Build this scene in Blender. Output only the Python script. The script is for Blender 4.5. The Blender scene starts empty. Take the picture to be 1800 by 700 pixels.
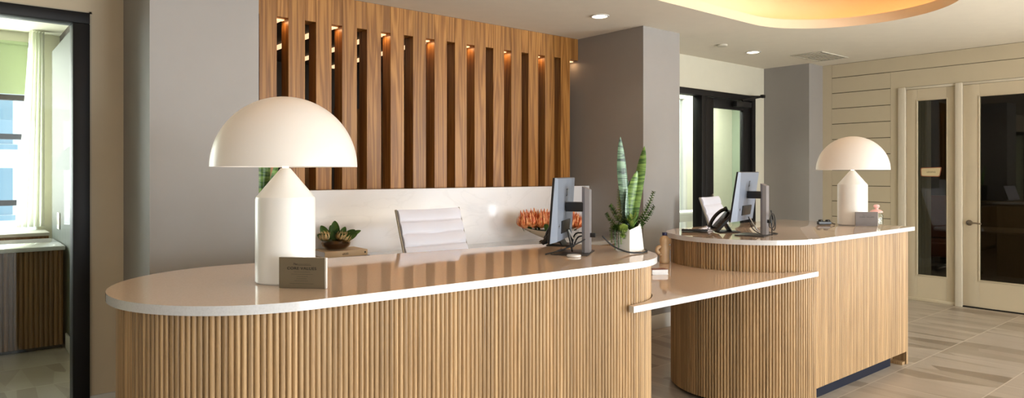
import bpy, bmesh, math, random
from mathutils import Vector, Matrix
random.seed(7)
PI = math.pi
SC = bpy.context.scene
COL = SC.collection

# ------------------------------------------------------------------ helpers
def lin(c):
    c = c / 255.0
    return c / 12.92 if c <= 0.04045 else ((c + 0.055) / 1.055) ** 2.4

def rgb(r, g, b):
    return (lin(r), lin(g), lin(b), 1.0)

def V(*a):
    return Vector(a)

def inp(node, name, val):
    if name in node.inputs:
        node.inputs[name].default_value = val

def new_mat(name):
    m = bpy.data.materials.new(name)
    m.use_nodes = True
    nt = m.node_tree
    return m, nt, nt.nodes['Principled BSDF'], nt.nodes, nt.links

def plain(name, col, rough=0.5, metal=0.0, spec=0.5, emit=None, es=0.0, trans=0.0, coat=0.0, bump=0.0, bscale=200):
    m, nt, p, N, L = new_mat(name)
    tc = N.new('ShaderNodeTexCoord')
    nz = N.new('ShaderNodeTexNoise'); nz.inputs['Scale'].default_value = 7; nz.inputs['Detail'].default_value = 4
    L.new(tc.outputs['Object'], nz.inputs['Vector'])
    mx = N.new('ShaderNodeMix'); mx.data_type = 'RGBA'
    mx.inputs[6].default_value = col
    mx.inputs[7].default_value = (col[0] * .93, col[1] * .93, col[2] * .93, 1)
    L.new(nz.outputs['Fac'], mx.inputs[0]); L.new(mx.outputs[2], p.inputs['Base Color'])
    inp(p, 'Roughness', rough); inp(p, 'Metallic', metal); inp(p, 'Specular IOR Level', spec)
    inp(p, 'Transmission Weight', trans); inp(p, 'Coat Weight', coat)
    if emit:
        inp(p, 'Emission Color', emit); inp(p, 'Emission Strength', es)
    if bump:
        n2 = N.new('ShaderNodeTexNoise'); n2.inputs['Scale'].default_value = bscale
        L.new(tc.outputs['Object'], n2.inputs['Vector'])
        b = N.new('ShaderNodeBump'); b.inputs['Strength'].default_value = bump; b.inputs['Distance'].default_value = .002
        L.new(n2.outputs['Fac'], b.inputs['Height']); L.new(b.outputs[0], p.inputs['Normal'])
    return m

def emissive(name, col, s):
    m, nt, p, N, L = new_mat(name)
    inp(p, 'Base Color', col); inp(p, 'Emission Color', col); inp(p, 'Emission Strength', s)
    return m

def wood(name, dark, mid, light, sx=9.0, sz=.55, rough=.45, tone=False, tone_amt=.35, rnd=.25, fine=.35, spec=.4):
    """grain runs along Z; every object and (optionally) every strip has its own tone"""
    m, nt, p, N, L = new_mat(name)
    tc = N.new('ShaderNodeTexCoord'); oi = N.new('ShaderNodeObjectInfo')
    sc = N.new('ShaderNodeVectorMath'); sc.operation = 'SCALE'; sc.inputs[0].default_value = (13, 7, 5)
    L.new(oi.outputs['Random'], sc.inputs['Scale'])
    ad = N.new('ShaderNodeVectorMath'); ad.operation = 'ADD'
    L.new(tc.outputs['Object'], ad.inputs[0]); L.new(sc.outputs[0], ad.inputs[1])
    if tone:
        at = N.new('ShaderNodeAttribute'); at.attribute_name = 'tone'
        s2 = N.new('ShaderNodeVectorMath'); s2.operation = 'SCALE'; s2.inputs[0].default_value = (3, 9, 31)
        L.new(at.outputs['Fac'], s2.inputs['Scale'])
        a2 = N.new('ShaderNodeVectorMath'); a2.operation = 'ADD'
        L.new(ad.outputs[0], a2.inputs[0]); L.new(s2.outputs[0], a2.inputs[1]); src = a2
    else:
        src = ad
    mp = N.new('ShaderNodeMapping'); mp.inputs['Scale'].default_value = (sx, sx, sz)
    L.new(src.outputs[0], mp.inputs['Vector'])
    nz = N.new('ShaderNodeTexNoise'); nz.inputs['Scale'].default_value = 1.0; nz.inputs['Detail'].default_value = 3
    nz.inputs['Distortion'].default_value = .4
    L.new(mp.outputs[0], nz.inputs['Vector'])
    # rings: sine of the noise field gives cathedral figure
    mu = N.new('ShaderNodeMath'); mu.operation = 'MULTIPLY'; mu.inputs[1].default_value = 46
    L.new(nz.outputs['Fac'], mu.inputs[0])
    si = N.new('ShaderNodeMath'); si.operation = 'SINE'; L.new(mu.outputs[0], si.inputs[0])
    mr = N.new('ShaderNodeMapRange'); mr.inputs[1].default_value = -1; mr.inputs[2].default_value = 1
    L.new(si.outputs[0], mr.inputs[0])
    m2 = N.new('ShaderNodeMapping'); m2.inputs['Scale'].default_value = (170, 170, 5)
    L.new(src.outputs[0], m2.inputs['Vector'])
    n2 = N.new('ShaderNodeTexNoise'); n2.inputs['Scale'].default_value = 1; n2.inputs['Detail'].default_value = 2
    L.new(m2.outputs[0], n2.inputs['Vector'])
    mixf = N.new('ShaderNodeMix'); mixf.data_type = 'FLOAT'; mixf.inputs[0].default_value = fine + .2
    L.new(mr.outputs[0], mixf.inputs[2]); L.new(n2.outputs['Fac'], mixf.inputs[3])
    cr = N.new('ShaderNodeValToRGB')
    e = cr.color_ramp.elements
    e[0].position = .12; e[0].color = dark; e[1].position = .85; e[1].color = light
    k = e.new(.45); k.color = mid
    L.new(mixf.outputs[0], cr.inputs[0])
    hs = N.new('ShaderNodeHueSaturation')
    L.new(cr.outputs[0], hs.inputs['Color'])
    rv = N.new('ShaderNodeMapRange'); rv.inputs[3].default_value = 1 - rnd; rv.inputs[4].default_value = 1 + rnd
    if tone:
        L.new(at.outputs['Fac'], rv.inputs[0]); rv.inputs[3].default_value = 1 - tone_amt; rv.inputs[4].default_value = 1 + tone_amt
    else:
        L.new(oi.outputs['Random'], rv.inputs[0])
    L.new(rv.outputs[0], hs.inputs['Value'])
    L.new(hs.outputs[0], p.inputs['Base Color'])
    inp(p, 'Roughness', rough); inp(p, 'Specular IOR Level', spec)
    bp = N.new('ShaderNodeBump'); bp.inputs['Strength'].default_value = .15; bp.inputs['Distance'].default_value = .002
    L.new(mixf.outputs[0], bp.inputs['Height']); L.new(bp.outputs[0], p.inputs['Normal'])
    return m

def glass(name, tint=(1, 1, 1, 1), refl=.12, ior=1.45):
    m = bpy.data.materials.new(name); m.use_nodes = True
    nt = m.node_tree; N = nt.nodes; L = nt.links
    N.remove(N['Principled BSDF'])
    t = N.new('ShaderNodeBsdfTransparent'); t.inputs[0].default_value = tint
    g = N.new('ShaderNodeBsdfGlossy'); g.inputs['Roughness'].default_value = .01
    lw = N.new('ShaderNodeLayerWeight'); lw.inputs[0].default_value = .5
    pw = N.new('ShaderNodeMath'); pw.operation = 'POWER'; pw.inputs[1].default_value = 5; L.new(lw.outputs['Facing'], pw.inputs[0])
    r0 = ((ior - 1) / (ior + 1)) ** 2
    f = N.new('ShaderNodeMath'); f.operation = 'MULTIPLY_ADD'; f.inputs[1].default_value = 1 - r0; f.inputs[2].default_value = r0; L.new(pw.outputs[0], f.inputs[0])
    mx = N.new('ShaderNodeMixShader')
    L.new(f.outputs[0], mx.inputs[0]); L.new(t.outputs[0], mx.inputs[1]); L.new(g.outputs[0], mx.inputs[2])
    L.new(mx.outputs[0], N['Material Output'].inputs[0])
    return m

# ------------------------------------------------------------------ mesh helpers
def box(bm, x0, x1, y0, y1, z0, z1, bev=0.0, seg=2):
    vs = [bm.verts.new((x, y, z)) for x in (x0, x1) for y in (y0, y1) for z in (z0, z1)]
    q = [(0, 1, 3, 2), (4, 6, 7, 5), (0, 4, 5, 1), (2, 3, 7, 6), (0, 2, 6, 4), (1, 5, 7, 3)]
    fs = [bm.faces.new([vs[i] for i in f]) for f in q]
    if bev:
        es = list({e for f in fs for e in f.edges})
        bmesh.ops.bevel(bm, geom=es, offset=bev, segments=seg, profile=.5, affect='EDGES')
    return vs

def obox(bm, c, ax, ay, az, hx, hy, hz, bev=0.0, seg=2):
    """box with its own axes"""
    t = bmesh.new()
    box(t, -hx, hx, -hy, hy, -hz, hz, bev, seg)
    M = Matrix((ax, ay, az)).transposed().to_4x4(); M.translation = c
    bmesh.ops.transform(t, matrix=M, verts=t.verts)
    join(bm, t)

def join(bm, t):
    me = bpy.data.meshes.new('tmp'); t.to_mesh(me); t.free(); bm.from_mesh(me); bpy.data.meshes.remove(me)

def prism(bm, pts, z0, z1, bev=0.0, seg=2, sides=True):
    lo = [bm.verts.new((x, y, z0)) for x, y in pts]
    hi = [bm.verts.new((x, y, z1)) for x, y in pts]
    a = bm.faces.new(list(reversed(lo))); b = bm.faces.new(hi)
    n = len(pts)
    if sides:
        for i in range(n):
            bm.faces.new((lo[i], lo[(i + 1) % n], hi[(i + 1) % n], hi[i]))
    if bev:
        bmesh.ops.bevel(bm, geom=list(a.edges) + list(b.edges), offset=bev, segments=seg, profile=.5, affect='EDGES')

def lathe(bm, prof, n=32, c=(0, 0, 0), cap0=True, cap1=True):
    rings = []
    for r, z in prof:
        if r < 1e-5:
            rings.append([bm.verts.new((c[0], c[1], c[2] + z))])
        else:
            rings.append([bm.verts.new((c[0] + r * math.cos(2 * PI * i / n), c[1] + r * math.sin(2 * PI * i / n), c[2] + z)) for i in range(n)])
    for a, b in zip(rings, rings[1:]):
        for i in range(n):
            j = (i + 1) % n
            if len(a) == 1 and len(b) == 1: continue
            if len(a) == 1: bm.faces.new((a[0], b[j], b[i]))
            elif len(b) == 1: bm.faces.new((a[i], a[j], b[0]))
            else: bm.faces.new((a[i], a[j], b[j], b[i]))
    if cap0 and len(rings[0]) > 1: bm.faces.new(list(reversed(rings[0])))
    if cap1 and len(rings[-1]) > 1: bm.faces.new(rings[-1])

def smooth_path(pts, k=8):
    P = [Vector(p) for p in pts]
    out = []
    for i in range(len(P) - 1):
        p0 = P[max(i - 1, 0)]; p1 = P[i]; p2 = P[i + 1]; p3 = P[min(i + 2, len(P) - 1)]
        for j in range(k):
            t = j / k
            out.append(.5 * ((2 * p1) + (p2 - p0) * t + (2 * p0 - 5 * p1 + 4 * p2 - p3) * t * t + (3 * p1 - p0 - 3 * p2 + p3) * t ** 3))
    out.append(P[-1])
    return out

def tube(bm, pts, r, n=8, k=8, taper=None):
    P = smooth_path(pts, k) if k > 1 else [Vector(p) for p in pts]
    up = Vector((0, 0, 1)); rings = []
    N = len(P); prev = None
    for i, p in enumerate(P):
        d = (P[min(i + 1, N - 1)] - P[max(i - 1, 0)])
        if d.length < 1e-9: d = Vector((0, 0, 1))
        d.normalize()
        a = prev - d * prev.dot(d) if prev is not None else d.orthogonal()
        if a.length < 1e-6: a = d.orthogonal()
        a.normalize(); prev = a
        b = d.cross(a)
        rr = r if taper is None else r * taper(i / (N - 1))
        rings.append([bm.verts.new(p + a * rr * math.cos(2 * PI * q / n) + b * rr * math.sin(2 * PI * q / n)) for q in range(n)])
    for A, B in zip(rings, rings[1:]):
        for i in range(n):
            bm.faces.new((A[i], A[(i + 1) % n], B[(i + 1) % n], B[i]))
    bm.faces.new(list(reversed(rings[0]))); bm.faces.new(rings[-1])

def blade(bm, pts, width, wfun, side, cup=.25, cols=4):
    """leaf: midrib polyline pts, half width by wfun(0..1), SIDE the width direction, cup = V depth"""
    P = smooth_path(pts, 6); N = len(P); rows = []
    side = Vector(side).normalized()
    for i, p in enumerate(P):
        t = i / (N - 1)
        d = (P[min(i + 1, N - 1)] - P[max(i - 1, 0)]).normalized()
        s = (side - d * side.dot(d)).normalized(); nrm = d.cross(s)
        w = width * wfun(t)
        row = []
        for c in range(cols + 1):
            u = c / cols * 2 - 1
            row.append(bm.verts.new(p + s * (u * w) + nrm * (cup * w * (u * u))))
        rows.append(row)
    for A, B in zip(rows, rows[1:]):
        for c in range(cols):
            bm.faces.new((A[c], A[c + 1], B[c + 1], B[c]))

def finish(name, bm, mat, parent=None, smooth=35, kind=None, loc=None):
    bmesh.ops.recalc_face_normals(bm, faces=bm.faces)
    if smooth:
        lim = math.radians(smooth)
        for f in bm.faces: f.smooth = True
        for e in bm.edges:
            if len(e.link_faces) == 2 and e.calc_face_angle(0) > lim: e.smooth = False
    me = bpy.data.meshes.new(name)
    bm.to_mesh(me); bm.free()
    o = bpy.data.objects.new(name, me)
    if mat: me.materials.append(mat)
    COL.objects.link(o)
    if parent: o.parent = parent
    if loc: o.location = loc
    if kind: o['kind'] = kind
    return o

def tag(o, label, cat, group=None):
    o['label'] = label; o['category'] = cat
    if group: o['group'] = group
    return o

def thing(name, label, cat, loc=(0, 0, 0), rz=0.0, group=None):
    o = bpy.data.objects.new(name, None); COL.objects.link(o)
    o.empty_display_size = .05
    o.location = loc; o.rotation_euler = (0, 0, rz)
    return tag(o, label, cat, group)

def struct(name, bm, mat, smooth=35, parent=None):
    return finish(name, bm, mat, parent, smooth, kind=None if parent else 'structure')

def copy_tree(o, parent=None):
    c = o.copy(); COL.objects.link(c)
    if parent: c.parent = parent
    for ch in list(o.children): copy_tree(ch, c)
    return c

def text_obj(name, s, size, mat, parent, M, extrude=.0004, shear=0.0, sx=1.0, spacing=1.0):
    cu = bpy.data.curves.new('txt', 'FONT')
    cu.body = s; cu.size = size; cu.extrude = extrude; cu.align_x = 'CENTER'; cu.align_y = 'CENTER'; cu.shear = shear
    cu.space_character = spacing
    t = bpy.data.objects.new('txt', cu); COL.objects.link(t)
    dg = bpy.context.evaluated_depsgraph_get(); dg.update()
    me = bpy.data.meshes.new_from_object(t.evaluated_get(dg))
    bpy.data.objects.remove(t); bpy.data.curves.remove(cu)
    me.materials.clear(); me.materials.append(mat)
    me.transform(Matrix.Diagonal((sx, 1, 1, 1))); me.transform(M)
    o = bpy.data.objects.new(name, me); COL.objects.link(o)
    o.parent = parent
    return o

def frame_mat(c, ax, ay):
    """plane frame: local x->ax, y->ay, z->ax x ay at c"""
    ax = Vector(ax).normalized(); ay = Vector(ay).normalized(); az = ax.cross(ay)
    M = Matrix((ax, ay, az)).transposed().to_4x4(); M.translation = Vector(c)
    return M

# ------------------------------------------------------------------ materials
M = {}
M['grey_paint'] = plain('grey_paint', rgb(150, 146, 142), .55, spec=.35)
M['beige_paint'] = plain('beige_paint', rgb(212, 196, 168), .6, spec=.3)
M['pale_paint'] = plain('pale_paint', rgb(208, 204, 186), .55, spec=.3)
M['cream_paint'] = plain('cream_paint', rgb(196, 184, 158), .45, spec=.4)
M['cream_trim'] = plain('cream_trim', rgb(208, 199, 180), .4)
M['door_cream'] = plain('door_cream', rgb(198, 185, 159), .38, spec=.45)
M['ceiling_paint'] = plain('ceiling_paint', rgb(228, 221, 206), .8, spec=.1)
M['white_trim'] = plain('white_trim', rgb(215, 212, 205), .4)
M['black_metal'] = plain('black_metal', rgb(17, 15, 15), .5, spec=.3)
M['black_plastic'] = plain('black_plastic', rgb(20, 20, 22), .35, spec=.5)
M['rubber'] = plain('rubber', rgb(14, 14, 15), .5, spec=.4)
M['dark_kick'] = plain('dark_kick', rgb(13, 17, 34), .65, spec=.2)
M['silver'] = plain('silver', rgb(116, 124, 138), .36, metal=.15, spec=.5)
M['post_silver'] = plain('post_silver', rgb(132, 128, 130), .38, metal=.3)
M['dark_silver'] = plain('dark_silver', rgb(72, 68, 68), .35, metal=.6)
M['chrome'] = plain('chrome', rgb(170, 165, 158), .2, metal=1.0)
M['nickel'] = plain('nickel', rgb(150, 142, 130), .28, metal=1.0)
M['leather'] = plain('leather', rgb(230, 232, 246), .42, spec=.45, bump=.12, bscale=300)
M['white_ceramic'] = plain('white_ceramic', rgb(226, 222, 216), .35, spec=.5)
M['white_plastic'] = plain('white_plastic', rgb(235, 233, 230), .35)
M['lamp_body'] = plain('lamp_body', rgb(222, 219, 214), .3, spec=.45, emit=rgb(255, 250, 240), es=.06)
M['paper'] = plain('paper', rgb(238, 238, 240), .6)
M['book_cover'] = plain('book_cover', rgb(208, 182, 146), .5)
M['book_dark'] = plain('book_dark', rgb(48, 38, 34), .4)
M['ink'] = plain('ink', rgb(22, 20, 18), .6)
M['ink_soft'] = plain('ink_soft', rgb(58, 50, 40), .6)
M['bronze'] = plain('bronze', rgb(112, 100, 80), .45, metal=.2)
M['pewter'] = plain('pewter', rgb(86, 76, 71), .6, metal=.1)
M['pink'] = plain('pink', rgb(232, 178, 170), .35)
M['tan_ceramic'] = plain('tan_ceramic', rgb(200, 168, 130), .45)
M['navy'] = plain('navy', rgb(28, 30, 74), .4)
M['soil'] = plain('soil', rgb(52, 38, 26), .9)
M['bark'] = plain('bark', rgb(90, 66, 38), .8)
M['sheer'] = None
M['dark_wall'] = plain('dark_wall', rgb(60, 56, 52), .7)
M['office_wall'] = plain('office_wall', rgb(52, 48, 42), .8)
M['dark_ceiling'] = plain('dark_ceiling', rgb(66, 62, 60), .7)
M['green_wall'] = plain('green_wall', rgb(62, 72, 58), .6)
M['sage_wall'] = plain('sage_wall', rgb(146, 158, 138), .6)
M['pale_wall'] = plain('pale_wall', rgb(226, 224, 204), .7)
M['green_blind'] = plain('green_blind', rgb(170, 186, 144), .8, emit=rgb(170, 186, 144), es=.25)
M['grey_fabric'] = plain('grey_fabric', rgb(70, 78, 80), .8)
M['brown_leather'] = plain('brown_leather', rgb(128, 60, 36), .45)
M['vent_paint'] = plain('vent_paint', rgb(196, 190, 174), .6)
M['facade'] = plain('facade', rgb(196, 208, 220), .8, emit=rgb(205, 218, 232), es=.95)  # glow in the material stands in for daylight on the wall
M['facade_glass'] = plain('facade_glass', rgb(110, 140, 160), .2, emit=rgb(120, 160, 185), es=.5)  # glows as well, in place of daylight on the panes
M['can_light'] = emissive('can_light', (1, .86, .66, 1), 9)
M['cove_led'] = emissive('cove_led', (1, .64, .30, 1), 9)
M['slot_led'] = emissive('slot_led', (1, .62, .30, 1), 2.0)
M['linear_led'] = emissive('linear_led', (1, .66, .38, 1), 1.3)
M['door_glass'] = glass('door_glass', (.93, .965, .935, 1))
M['clear_glass'] = glass('clear_glass', (.96, .98, .97, 1))
M['office_glass'] = glass('office_glass', (.62, .62, .56, 1), ior=1.5)
M['bowl_glass'] = glass('bowl_glass', (.78, .70, .58, 1), ior=1.5)
M['slat_wood'] = wood('slat_wood', rgb(124, 80, 34), rgb(150, 101, 47), rgb(172, 122, 62), sx=10, sz=.42, rnd=.12, rough=.42, fine=.22)
M['flute_wood'] = wood('flute_wood', rgb(120, 93, 62), rgb(160, 129, 91), rgb(184, 153, 113), sx=30, sz=.22, fine=.5, tone=True, tone_amt=.2, rough=.42)
M['dark_flute'] = wood('dark_flute', rgb(62, 38, 15), rgb(92, 60, 27), rgb(112, 77, 39), sx=30, sz=.25, fine=.5, tone=True, tone_amt=.25, rough=.45)
M['panel_wood'] = wood('panel_wood', rgb(96, 62, 28), rgb(132, 92, 48), rgb(156, 114, 64), sx=9, sz=.6)
M['office_wood'] = plain('office_wood', rgb(92, 74, 50), .4)

def quartz(name='quartz', ca=rgb(196, 196, 197), cb=rgb(204, 204, 205)):
    m, nt, p, N, L = new_mat(name)
    tc = N.new('ShaderNodeTexCoord')
    nz = N.new('ShaderNodeTexNoise'); nz.inputs['Scale'].default_value = 160; nz.inputs['Detail'].default_value = 2
    L.new(tc.outputs['Object'], nz.inputs['Vector'])
    cr = N.new('ShaderNodeValToRGB'); e = cr.color_ramp.elements
    e[0].position = .3; e[0].color = ca; e[1].position = .55; e[1].color = cb
    L.new(nz.outputs['Fac'], cr.inputs[0]); L.new(cr.outputs[0], p.inputs['Base Color'])
    inp(p, 'Roughness', .045); inp(p, 'Specular IOR Level', .9)
    return m
M['quartz'] = quartz()
M['quartz_top_shaded'] = quartz('quartz_top_shaded', rgb(204, 180, 158), rgb(211, 187, 166))  # same quartz, tan carries the weaker, warmer light on the top
def shade_top_faces(o):  # colours upward faces for the light they get
    o.data.materials.append(M['quartz_top_shaded'])
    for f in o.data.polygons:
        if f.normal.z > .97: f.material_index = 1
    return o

def marble():
    m, nt, p, N, L = new_mat('marble')
    tc = N.new('ShaderNodeTexCoord')
    mp = N.new('ShaderNodeMapping'); mp.inputs['Rotation'].default_value = (0, .75, .2); mp.inputs['Scale'].default_value = (1.2, 1.2, 3.0)
    L.new(tc.outputs['Object'], mp.inputs['Vector'])
    nz = N.new('ShaderNodeTexNoise'); nz.inputs['Scale'].default_value = 1.1; nz.inputs['Detail'].default_value = 7; nz.inputs['Distortion'].default_value = 1.2
    L.new(mp.outputs[0], nz.inputs['Vector'])
    a = N.new('ShaderNodeMath'); a.operation = 'SUBTRACT'; a.inputs[1].default_value = .5; L.new(nz.outputs['Fac'], a.inputs[0])
    b = N.new('ShaderNodeMath'); b.operation = 'ABSOLUTE'; L.new(a.outputs[0], b.inputs[0])
    cr = N.new('ShaderNodeValToRGB'); e = cr.color_ramp.elements
    e[0].position = 0; e[0].color = rgb(231, 231, 235); e[1].position = .02; e[1].color = rgb(236, 236, 240)
    L.new(b.outputs[0], cr.inputs[0]); L.new(cr.outputs[0], p.inputs['Base Color'])
    inp(p, 'Roughness', .09); inp(p, 'Specular IOR Level', .6)
    return m
M['marble'] = marble()

def floor_tile():
    m, nt, p, N, L = new_mat('floor_tile')
    tc = N.new('ShaderNodeTexCoord')
    mp = N.new('ShaderNodeMapping'); mp.inputs['Location'].default_value = (.4, -.28, 0)
    L.new(tc.outputs['Object'], mp.inputs['Vector'])
    br = N.new('ShaderNodeTexBrick')
    br.offset = .5; br.inputs['Scale'].default_value = 1; br.inputs['Mortar Size'].default_value = .004
    br.inputs['Brick Width'].default_value = 1.22; br.inputs['Row Height'].default_value = .61
    br.inputs['Color1'].default_value = (0, 0, 0, 1); br.inputs['Color2'].default_value = (1, 1, 1, 1); br.inputs['Mortar'].default_value = (.5, .5, .5, 1)
    L.new(mp.outputs[0], br.inputs['Vector'])
    # shift the streaks from tile to tile
    ad = N.new('ShaderNodeVectorMath'); ad.operation = 'MULTIPLY_ADD'; ad.inputs[1].default_value = (5, 3, 0)
    L.new(br.outputs['Color'], ad.inputs[0]); L.new(mp.outputs[0], ad.inputs[2])
    m2 = N.new('ShaderNodeMapping'); m2.inputs['Scale'].default_value = (6.5, 1.25, 1); m2.inputs['Rotation'].default_value = (0, 0, .12)
    L.new(ad.outputs[0], m2.inputs['Vector'])
    vz = N.new('ShaderNodeTexVoronoi'); vz.inputs['Scale'].default_value = 1.0
    L.new(m2.outputs[0], vz.inputs['Vector'])
    sp = N.new('ShaderNodeSeparateColor'); L.new(vz.outputs['Color'], sp.inputs[0])
    cr = N.new('ShaderNodeValToRGB'); e = cr.color_ramp.elements
    e[0].position = 0; e[0].color = rgb(128, 115, 101); e[1].position = 1; e[1].color = rgb(166, 155, 142)
    for pos, c in ((.25, rgb(146, 134, 120)), (.5, rgb(158, 146, 133)), (.75, rgb(162, 151, 139))):
        k = e.new(pos); k.color = c
    L.new(sp.outputs[0], cr.inputs[0])
    m3 = N.new('ShaderNodeMapping'); m3.inputs['Scale'].default_value = (14, 2.5, 1)
    L.new(ad.outputs[0], m3.inputs['Vector'])
    nz = N.new('ShaderNodeTexNoise'); nz.inputs['Scale'].default_value = 1; nz.inputs['Detail'].default_value = 5
    L.new(m3.outputs[0], nz.inputs['Vector'])
    mr = N.new('ShaderNodeMapRange'); mr.inputs[3].default_value = .86; mr.inputs[4].default_value = 1.1
    L.new(nz.outputs['Fac'], mr.inputs[0])
    hs = N.new('ShaderNodeHueSaturation'); L.new(cr.outputs[0], hs.inputs['Color']); L.new(mr.outputs[0], hs.inputs['Value'])
    mx = N.new('ShaderNodeMix'); mx.data_type = 'RGBA'
    L.new(br.outputs['Fac'], mx.inputs[0]); L.new(hs.outputs[0], mx.inputs[6]); mx.inputs[7].default_value = rgb(186, 177, 164)
    L.new(mx.outputs[2], p.inputs['Base Color'])
    inp(p, 'Roughness', .33); inp(p, 'Specular IOR Level', .4)
    return m
M['floor'] = floor_tile()

def opal(name, warm, es):
    """opal glass: bright, a little translucent"""
    m = bpy.data.materials.new(name); m.use_nodes = True
    nt = m.node_tree; N = nt.nodes; L = nt.links; p = N['Principled BSDF']
    inp(p, 'Base Color', rgb(228, 224, 220)); inp(p, 'Roughness', .32); inp(p, 'Specular IOR Level', .35)
    tr = N.new('ShaderNodeBsdfTranslucent'); tr.inputs[0].default_value = warm
    mx = N.new('ShaderNodeMixShader'); mx.inputs[0].default_value = .25
    L.new(p.outputs[0], mx.inputs[1]); L.new(tr.outputs[0], mx.inputs[2])
    inp(p, 'Emission Color', rgb(255, 248, 240)); inp(p, 'Emission Strength', es)
    L.new(mx.outputs[0], N['Material Output'].inputs[0])
    return m
M['opal'] = opal('opal_glass', (1, .92, .80, 1), .07)

def sheer():
    m = bpy.data.materials.new('sheer_curtain'); m.use_nodes = True
    nt = m.node_tree; N = nt.nodes; L = nt.links; p = N['Principled BSDF']
    inp(p, 'Base Color', rgb(238, 238, 226)); inp(p, 'Roughness', .9)
    tr = N.new('ShaderNodeBsdfTranslucent'); tr.inputs[0].default_value = (.9, .92, .84, 1)
    mx = N.new('ShaderNodeMixShader'); mx.inputs[0].default_value = .6
    L.new(p.outputs[0], mx.inputs[1]); L.new(tr.outputs[0], mx.inputs[2]); L.new(mx.outputs[0], N['Material Output'].inputs[0])
    return m
M['sheer'] = sheer()

def leaf_mat(name, dark, light, bands=0.0, scale=40, stretch=(1, 1, 1), rough=.4):
    m, nt, p, N, L = new_mat(name)
    tc = N.new('ShaderNodeTexCoord')
    mp = N.new('ShaderNodeMapping'); mp.inputs['Scale'].default_value = stretch
    L.new(tc.outputs['Object'], mp.inputs['Vector'])
    nz = N.new('ShaderNodeTexNoise'); nz.inputs['Scale'].default_value = scale; nz.inputs['Detail'].default_value = 3; nz.inputs['Distortion'].default_value = bands
    L.new(mp.outputs[0], nz.inputs['Vector'])
    cr = N.new('ShaderNodeValToRGB'); e = cr.color_ramp.elements
    e[0].position = .38; e[0].color = dark; e[1].position = .62; e[1].color = light
    L.new(nz.outputs['Fac'], cr.inputs[0]); L.new(cr.outputs[0], p.inputs['Base Color'])
    inp(p, 'Roughness', rough)
    return m
M['snake_leaf'] = leaf_mat('snake_leaf', rgb(32, 56, 42), rgb(110, 142, 112), 1.0, 30, (.35, .35, 2.6))
M['snake_bright'] = leaf_mat('snake_bright', rgb(62, 98, 44), rgb(132, 166, 84), .8, 30, (.35, .35, 2.4))
M['green_leaf'] = leaf_mat('green_leaf', rgb(52, 84, 34), rgb(88, 124, 50), 0, 12)
M['dark_leaf'] = leaf_mat('dark_leaf', rgb(40, 66, 28), rgb(66, 100, 36), 0, 12)
M['lime_leaf'] = leaf_mat('lime_leaf', rgb(96, 124, 48), rgb(150, 172, 84), 0, 18)
M['protea_orange'] = leaf_mat('protea_orange', rgb(214, 92, 40), rgb(250, 178, 116), 0, 40)
M['cream_bud'] = leaf_mat('cream_bud', rgb(188, 152, 92), rgb(236, 214, 160), 0, 30)

# ------------------------------------------------------------------ camera
H = 1.487
cam = bpy.data.cameras.new('camera'); co = bpy.data.objects.new('camera', cam); COL.objects.link(co)
co.location = (0, 0, H); co.rotation_euler = (PI / 2, 0, -math.radians(39.64))
cam.sensor_fit = 'HORIZONTAL'; cam.sensor_width = 36; cam.lens = 36 * 1204 / 1800
cam.shift_y = -(350 - 303.75) / 1800
cam.clip_start = .05; cam.clip_end = 200
SC.camera = co

# ------------------------------------------------------------------ setting
CZ = 2.86
bm = bmesh.new(); box(bm, -7, 14, -8, 12, -.1, 0); struct('floor', bm, M['floor'], 0)

def stadium(y0, y1, xl, xr, off=0.0, n=28):
    """stadium outline grown by OFF"""
    cy = (y0 + y1) / 2; r = (y1 - y0) / 2 + off
    pts = [(xr + r * math.cos(a), cy + r * math.sin(a)) for a in [(-PI / 2 + PI * i / n) for i in range(n + 1)]]
    pts += [(xl + r * math.cos(a), cy + r * math.sin(a)) for a in [(PI / 2 + PI * i / n) for i in range(n + 1)]]
    return pts

OV = (1.79, 3.455, 1.0, 5.755)
def plane_with_hole(bm, outer, hole, z):
    vo = [bm.verts.new((x, y, z)) for x, y in outer]; vi = [bm.verts.new((x, y, z)) for x, y in hole]
    es = [bm.edges.new((v[i], v[(i + 1) % len(v)])) for v in (vo, vi) for i in range(len(v))]
    bmesh.ops.triangle_fill(bm, edges=es, use_beauty=True)
bm = bmesh.new()
plane_with_hole(bm, [(-7, -8), (14, -8), (14, 4.99), (-7, 4.99)], stadium(*OV), CZ)
struct('ceiling', bm, M['ceiling_paint'], 0)
def ring_wall(bm, pts, z0, z1):
    a = [bm.verts.new((x, y, z0)) for x, y in pts]; b = [bm.verts.new((x, y, z1)) for x, y in pts]
    for i in range(len(pts)):
        j = (i + 1) % len(pts); bm.faces.new((a[i], a[j], b[j], b[i]))
    return a, b
bm = bmesh.new()                                            # raised cove: rim, hidden ledge, upper tray
inner = stadium(*OV); rimo = stadium(*OV, off=.03); outer = stadium(*OV, off=.24)
a, b = ring_wall(bm, inner, CZ, CZ + .085)
c, d = ring_wall(bm, rimo, CZ + .02, CZ + .085)
for i in range(len(b)):
    j = (i + 1) % len(b); bm.faces.new((b[i], b[j], d[j], d[i]))
e, f = ring_wall(bm, outer, CZ + .02, CZ + .34)
for i in range(len(c)):
    j = (i + 1) % len(c); bm.faces.new((c[i], c[j], e[j], e[i]))
bm.faces.new(f)
M['cove_paint'] = plain('cove_paint', rgb(236, 214, 184), .8, spec=.1)
struct('ceiling_cove', bm, M['cove_paint'], 40)
bm = bmesh.new()
lp = stadium(*OV, off=.10)
tube(bm, [(x, y, CZ + .082) for x, y in lp] + [(lp[0][0], lp[0][1], CZ + .082)], .012, 6, 1)
tag(finish('cove_light_strip', bm, M['cove_led']), 'warm orange light strip glowing inside the oval ceiling recess', 'light strip')

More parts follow.
